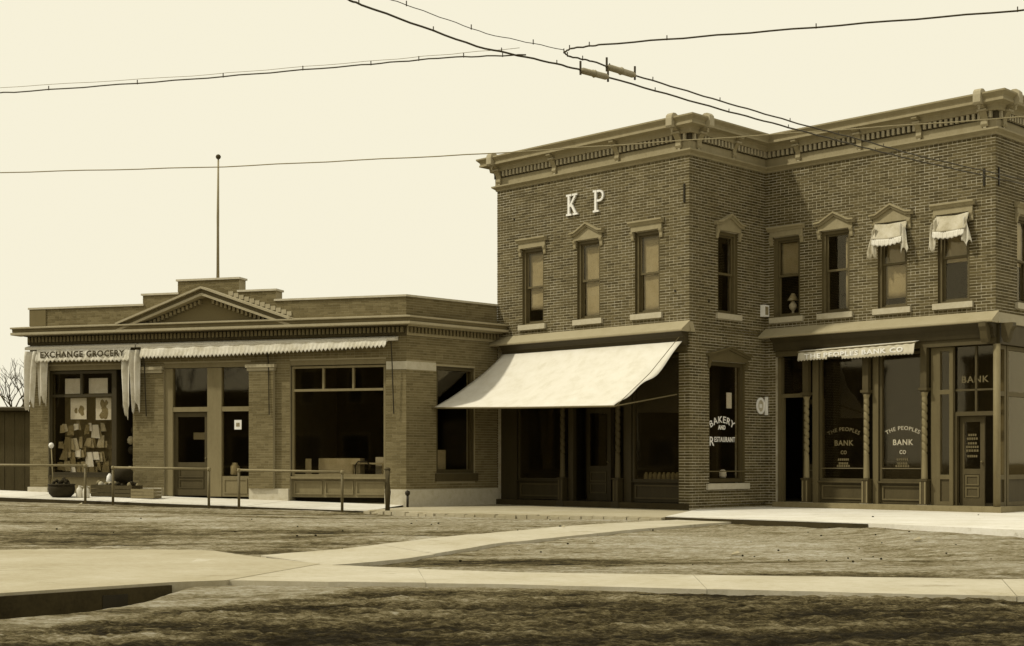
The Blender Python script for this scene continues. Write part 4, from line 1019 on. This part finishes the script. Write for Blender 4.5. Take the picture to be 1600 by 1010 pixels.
for i in range(5):
    c = GF.p(2.72+.3*random.random(), -.25-.1*i*.3, .75+.26*i); MB().lathe(c, [(.02, 0), (.08, .05), (.09, .14), (.04, .22)], 9).build('hanging_bundle', random.choice(['tan', 'wicker', 'blind']), None, True, label='bundle hung in the grocery doorway', category='bundle', group='bundles in the grocery doorway')
# inside the large show window: counter, paper, chair; jar and card in the middle window
box('display_counter', 'blind', GF, 8.10, 9.22, -.75, -.45, .74, 1.17, None, label='low pale counter inside the large show window', category='counter')
box('display_board', 'blind', GF, 7.78, 7.93, -.40, -.36, .74, 1.16, None, label='narrow pale board at the left of the large show window', category='board')
t = thing('table', GF.p(9.5, -.4, .74), 'pale small table in the show window behind the chair', 'table'); box('table_top', 'blind', GF, 9.0, 9.92, -.62, -.36, 1.02, 1.06, t)
for u in (9.04, 9.84):
    for d in (-.60, -.40): box('leg', 'tan', GF, u, u+.04, d, d+.04, .72, 1.019, t)
box('box', 'greycanvas', GF, 9.55, 9.98, -.80, -.66, .74, 1.20, None, label='pale square box at the right of the large show window', category='box')
ch = thing('chair', GF.p(9.35, -.3, .72), 'dark bentwood chair seen through the large show window', 'chair')
m = MB(); m.tube([GF.p(9.15, -.32, .73), GF.p(9.15, -.32, 1.0), GF.p(9.22, -.32, 1.09), GF.p(9.46, -.32, 1.09), GF.p(9.53, -.32, 1.0), GF.p(9.53, -.32, .73)], .018, 7); m.build('backrest', 'black', ch, True)
MB().lathe(GF.p(9.34, -.48, .74), [(.19, 0), (.2, .02), (.19, .04)], 14).build('seat', 'black', ch)
m = MB(); c = GF.p(5.86, -.28, .74); m.lathe(c, [(.10, 0), (.12, .03), (.12, .22), (.07, .28), (.07, .32)], 14); m.build('jar', 'blind', None, True, label='pale round crock behind the glass beside the store door', category='jar')
t = box('notice', 'paper', GF, 5.93, 6.13, -.116, -.113, 1.90, 2.14, None, label='small white notice on the glass beside the store door', category='notice')
box('print', 'printed', GF, 5.98, 6.08, -.1128, -.111, 1.97, 2.07, t)
m = MB(); c = GF.p(4.62, -.6, 1.6)
m.box(GF, 4.5, 4.85, -.62, -.60, 1.66, 1.84); m.build('shop_card', 'blind', None, label='dim oval card inside the store door glass', category='card')

# ------------------------------------------------------------------ low shed and bare tree beyond the store on the left
SH = Frame((-22, 42.5), (1, 0)); sh = thing('shed', (-18, 45, .2), 'low dark board shed beyond the left end of the store', 'shed')
box('wall', 'board', SH, 0, 8.2, -5, -.02, .0, 2.62, sh)
for i in range(27): box('board', 'board', SH, i*.304+.006, (i+1)*.304-.006, -.0195, random.uniform(.0, .014), .05, 2.6, sh)
box('window', 'black', SH, 5.5, 6.35, .016, .03, 1.35, 1.95, sh)
MB().mould(SH, [(.25, 2.62), (.25, 2.70), (-5.2, 2.95), (-5.2, 2.63)], -.2, 8.4).build('roof', 'roof', sh)
def bare_tree(base, h, lab, seed, n0=5):
    rd = random.Random(seed); t = thing('bare_tree', base, lab, 'tree'); tr = MB(); cr = MB()
    b = Vector(base); top = b+Vector((.2, 0, h*.45)); tr.tube([b, b+Vector((.05, 0, h*.2)), top], [.16, .12, .09], 8); tr.build('trunk', 'bark', t, True)
    def grow(p, d, l, r, k):
        q_ = p+d*l; mid = p+d*l*.5+Vector((rd.uniform(-1, 1), rd.uniform(-1, 1), rd.uniform(-.3, .6)))*l*.06; cr.tube([p, mid, q_], [r, r*.8, r*.6], 4 if k > 1 else 6)
        if k < 5:
            for i in range(rd.choice((2, 3, 3))):
                nd = (d+Vector((rd.uniform(-1, 1), rd.uniform(-1, 1), rd.uniform(-.2, .7)))*.75).normalized(); grow(q_, nd, l*rd.uniform(.6, .82), r*.6, k+1)
    for i in range(n0): grow(top+Vector((0, 0, -.3*i*.3)), Vector((rd.uniform(-.8, .8), rd.uniform(-.8, .8), 1)).normalized(), h*.22, .06, 1)
    cr.build('crown', 'bark', t); return t
bare_tree((-20.6, 58, 0), 5.0, 'bare leafless tree behind the dark shed at the left edge', 5)

# ------------------------------------------------------------------ unseen far side of the street, added to darken the window reflections
ox = Frame((-62, 7.5), (.9585, -.285)); oy = Frame((-58, 45), (.10, -.995))
def opposite(u0, w_, h, mat, lab, nwin, dep=9, ln=None):
    ln = ln or ox; F = Frame(ln.p(u0+w_, 0, 0)[:2], -ln.u); t = thing('reflection_building', F.p(w_/2, -dep/2, -.2), lab, 'building', 'unseen buildings added for window reflections')
    box('wall', mat, F, 0, w_, -dep, 0, -.4, h, t); MB().mould(F, [(0, h-.35), (.25, h-.1), (.35, h), (.35, h+.12), (-dep, h+.12), (-dep, h)], -.1, w_+.1).build('cornice', 'darkbuff', t)
    for fl in range(int(h//3.6)):
        for k in range(nwin):
            u = w_*(k+.5)/nwin; z = .7+3.7*fl; wd = .5 if fl else .9
            f = rect_frame(MB(), F, u-wd, u+wd, z, z+2.0, .09, .01, .06).build('window', 'trim', t); box('pane', 'black', F, u-wd+.09, u+wd-.09, .01, .03, z+.09, z+1.91, f)
for a in ((0, 13, 8.6, 'fine_brick', 'unseen two-storey brick shop added for window reflections, farthest along the opposite side', 4), (14.5, 10, 5.2, 'board', 'unseen low board shop added for window reflections on the opposite side', 3), (25.5, 12, 8.9, 'brick', 'unseen tall dark brick shop added for window reflections on the opposite side', 4), (38, 11, 6.4, 'board', 'unseen board store added for window reflections on the opposite side', 3), (50, 14, 8.4, 'fine_brick', 'unseen brick corner shop added for window reflections behind the viewer', 5)): opposite(*a)
for a in ((4, 12, 8.8, 'brick', 'unseen dark brick house added for window reflections at the left end of the street', 4, 9, oy), (17, 13, 7.4, 'board', 'unseen board house added for window reflections at the left end of the street', 4, 9, oy)): opposite(*a)
for x, y, h, sd_, lab in ((-40, 6, 9, 12, 'unseen bare tree added for window reflections across the road, the farther one'), (-28, 2.5, 8, 15, 'unseen bare tree added for window reflections across the road, the nearer one')): bare_tree((x, y, -.2), h, lab, sd_, 6)

# ------------------------------------------------------------------ overhead trolley wires
ZW = 5.36
def wpt(x, y, z): return (x, y, z)
def px(x, y, z=ZW): Yd = (z-CAMZ)*2200/(722-y); return ((x-800)/2200*Yd, Yd, z)
def wire(name, pts, r, mat, label, wob=.004, sub=10, hang=0):
    t = thing(name, pts[0], label, 'wire'); P = [Vector(p) for p in pts]; out = []
    for i in range(len(P)-1):
        for k in range(sub): 
            s_ = k/sub; v = P[i].lerp(P[i+1], s_); out.append(v+Vector((0, 0, wob*math.sin((i*sub+k)*1.7)*(1 if 0 < k else .4))))
    out.append(P[-1]); MB().tube(out, r, 6).build('strand', mat, t, True)
    if hang:
        for i in range(2, len(out)-1, hang):
            v = out[i]; MB().tube([v+Vector((0, 0, -.01)), v+Vector((0, 0, .04))], .006, 5).build('clip', mat, t)
    return t
WPX = [((-60, 147), (22, 144.5), (300, 124), (550, 103), (700, 90), (822, 86)), ((520, -10), (565, 8), (745, 73), (870, 100), (950, 121), (1125, 171), (1257, 206), (1350, 231), (1435, 252), (1590, 286), (1700, 313)),
       ((1700, 7), (1590, 17), (1200, 49), (940, 70), (892, 76), (881, 82), (888, 88), (925, 96), (992, 118), (1125, 158), (1260, 197), (1342, 218), (1435, 244), (1590, 279), (1700, 304)), ((560, -18), (635, 8), (760, 53), (880, 78))]
wa_ = wire('trolley_wire', [px(*p) for p in WPX[0]], .0075, 'wire', 'dark trolley wire coming in from the left edge to the junction', hang=5)
wb_ = wire('trolley_wire', [px(*p) for p in WPX[1]], .010, 'wire', 'dark trolley wire slanting from the top edge down past the roofs, lower of the pair', hang=7)
wc_ = wire('trolley_wire', [px(*p) for p in WPX[2]], .009, 'wire', 'dark trolley wire looping back on itself from the upper right corner', hang=8)
wd_ = wire('trolley_wire', [px(*p) for p in WPX[3]], .004, 'wire', 'thin upper wire slanting from the top edge to the wire loop', hang=8)
we_ = wire('span_wire', [px(-80, 272, 7.0), px(350, 261, 7.0), px(770, 240, 7.0), px(1200, 211, 7.0), px(1700, 176, 7.0)], .011, 'palewire', 'long thin single wire crossing low in front of the cornices', .006)
wf_ = wire('span_wire', [px(-80, 142, 5.9), px(300, 119, 5.9), px(600, 94, 5.9), px(812, 75, 5.9)], .003, 'palewire', 'very fine messenger wire just above the left trolley wire', .004)
def insulator(pa, pb, t, r=.035):
    a, b = Vector(px(*pa)), Vector(px(*pb)); c = a.lerp(b, .5)
    MB().tube([a, a.lerp(b, .08), a.lerp(b, .46), a.lerp(b, .5), a.lerp(b, .54), a.lerp(b, .92), b], [r*.6, r, r, r*1.3, r, r, r*.6], 10).build('insulator', 'insul', t, True)
    for s_ in (0, 1):
        v = a.lerp(b, s_); MB().tube([v+Vector((0, 0, -.05)), v+Vector((0, 0, .10))], .012, 6).build('clip', 'wire', t)
insulator((907, 110), (950, 121), wb_); insulator((948, 104.5), (992, 118), wc_)

# ------------------------------------------------------------------ litter on the street
cl = MB()
for i in range(500):
    y = 10+8*random.random()**1.5 if random.random() < .72 else random.uniform(17, 29); x = random.uniform(-.40, .40)*y
    if y < 18.3 or (x < -2.8 and y < 23): continue
    z = float(street_z(x, y)); r = random.uniform(.008, .022); k = random.random()*6
    cl.lathe((x, y, z-.01+.02*random.random()), [(r*.5, 0), (r, r*.5), (r*.75, r*1.1), (r*.1, r*1.3)], 6, lambda an, zz: 1+.3*math.sin(an*2+k))
cl.build('dirt_clods', 'dirt', None, kind='stuff', label='loose clods of earth lying about the street')
for i, (x, y, s_, lab) in enumerate(((-10.1, 32.9, .06, 'white scrap lying below the kerb by the mop'), (.9, 25.2, .045, 'white scrap of paper in the middle of the dirt street'), (3.2, 20.2, .06, 'pale scrap of paper on the dusty patch, near the straight crossing'), (6.3, 21.9, .06, 'pale flat scrap near the right edge of the street'), (-3.0, 31.0, .05, 'small white scrap at the foot of the thick post'))):
    z = float(street_z(x, y))+.03; m = MB(); m.add([(x-s_, y-.6*s_, z), (x+s_, y-.5*s_, z+.02), (x+.8*s_, y+.6*s_, z+.05), (x-.7*s_, y+.5*s_, z+.01), (x-s_, y-.6*s_, z-.02), (x+s_, y-.5*s_, z), (x+.8*s_, y+.6*s_, z+.03), (x-.7*s_, y+.5*s_, z-.01)],
        [(0, 1, 2, 3), (7, 6, 5, 4), (0, 4, 5, 1), (1, 5, 6, 2), (2, 6, 7, 3), (3, 7, 4, 0)]); m.build('paper_scrap', 'insul', None, label=lab, category='litter', group='scraps on the street')
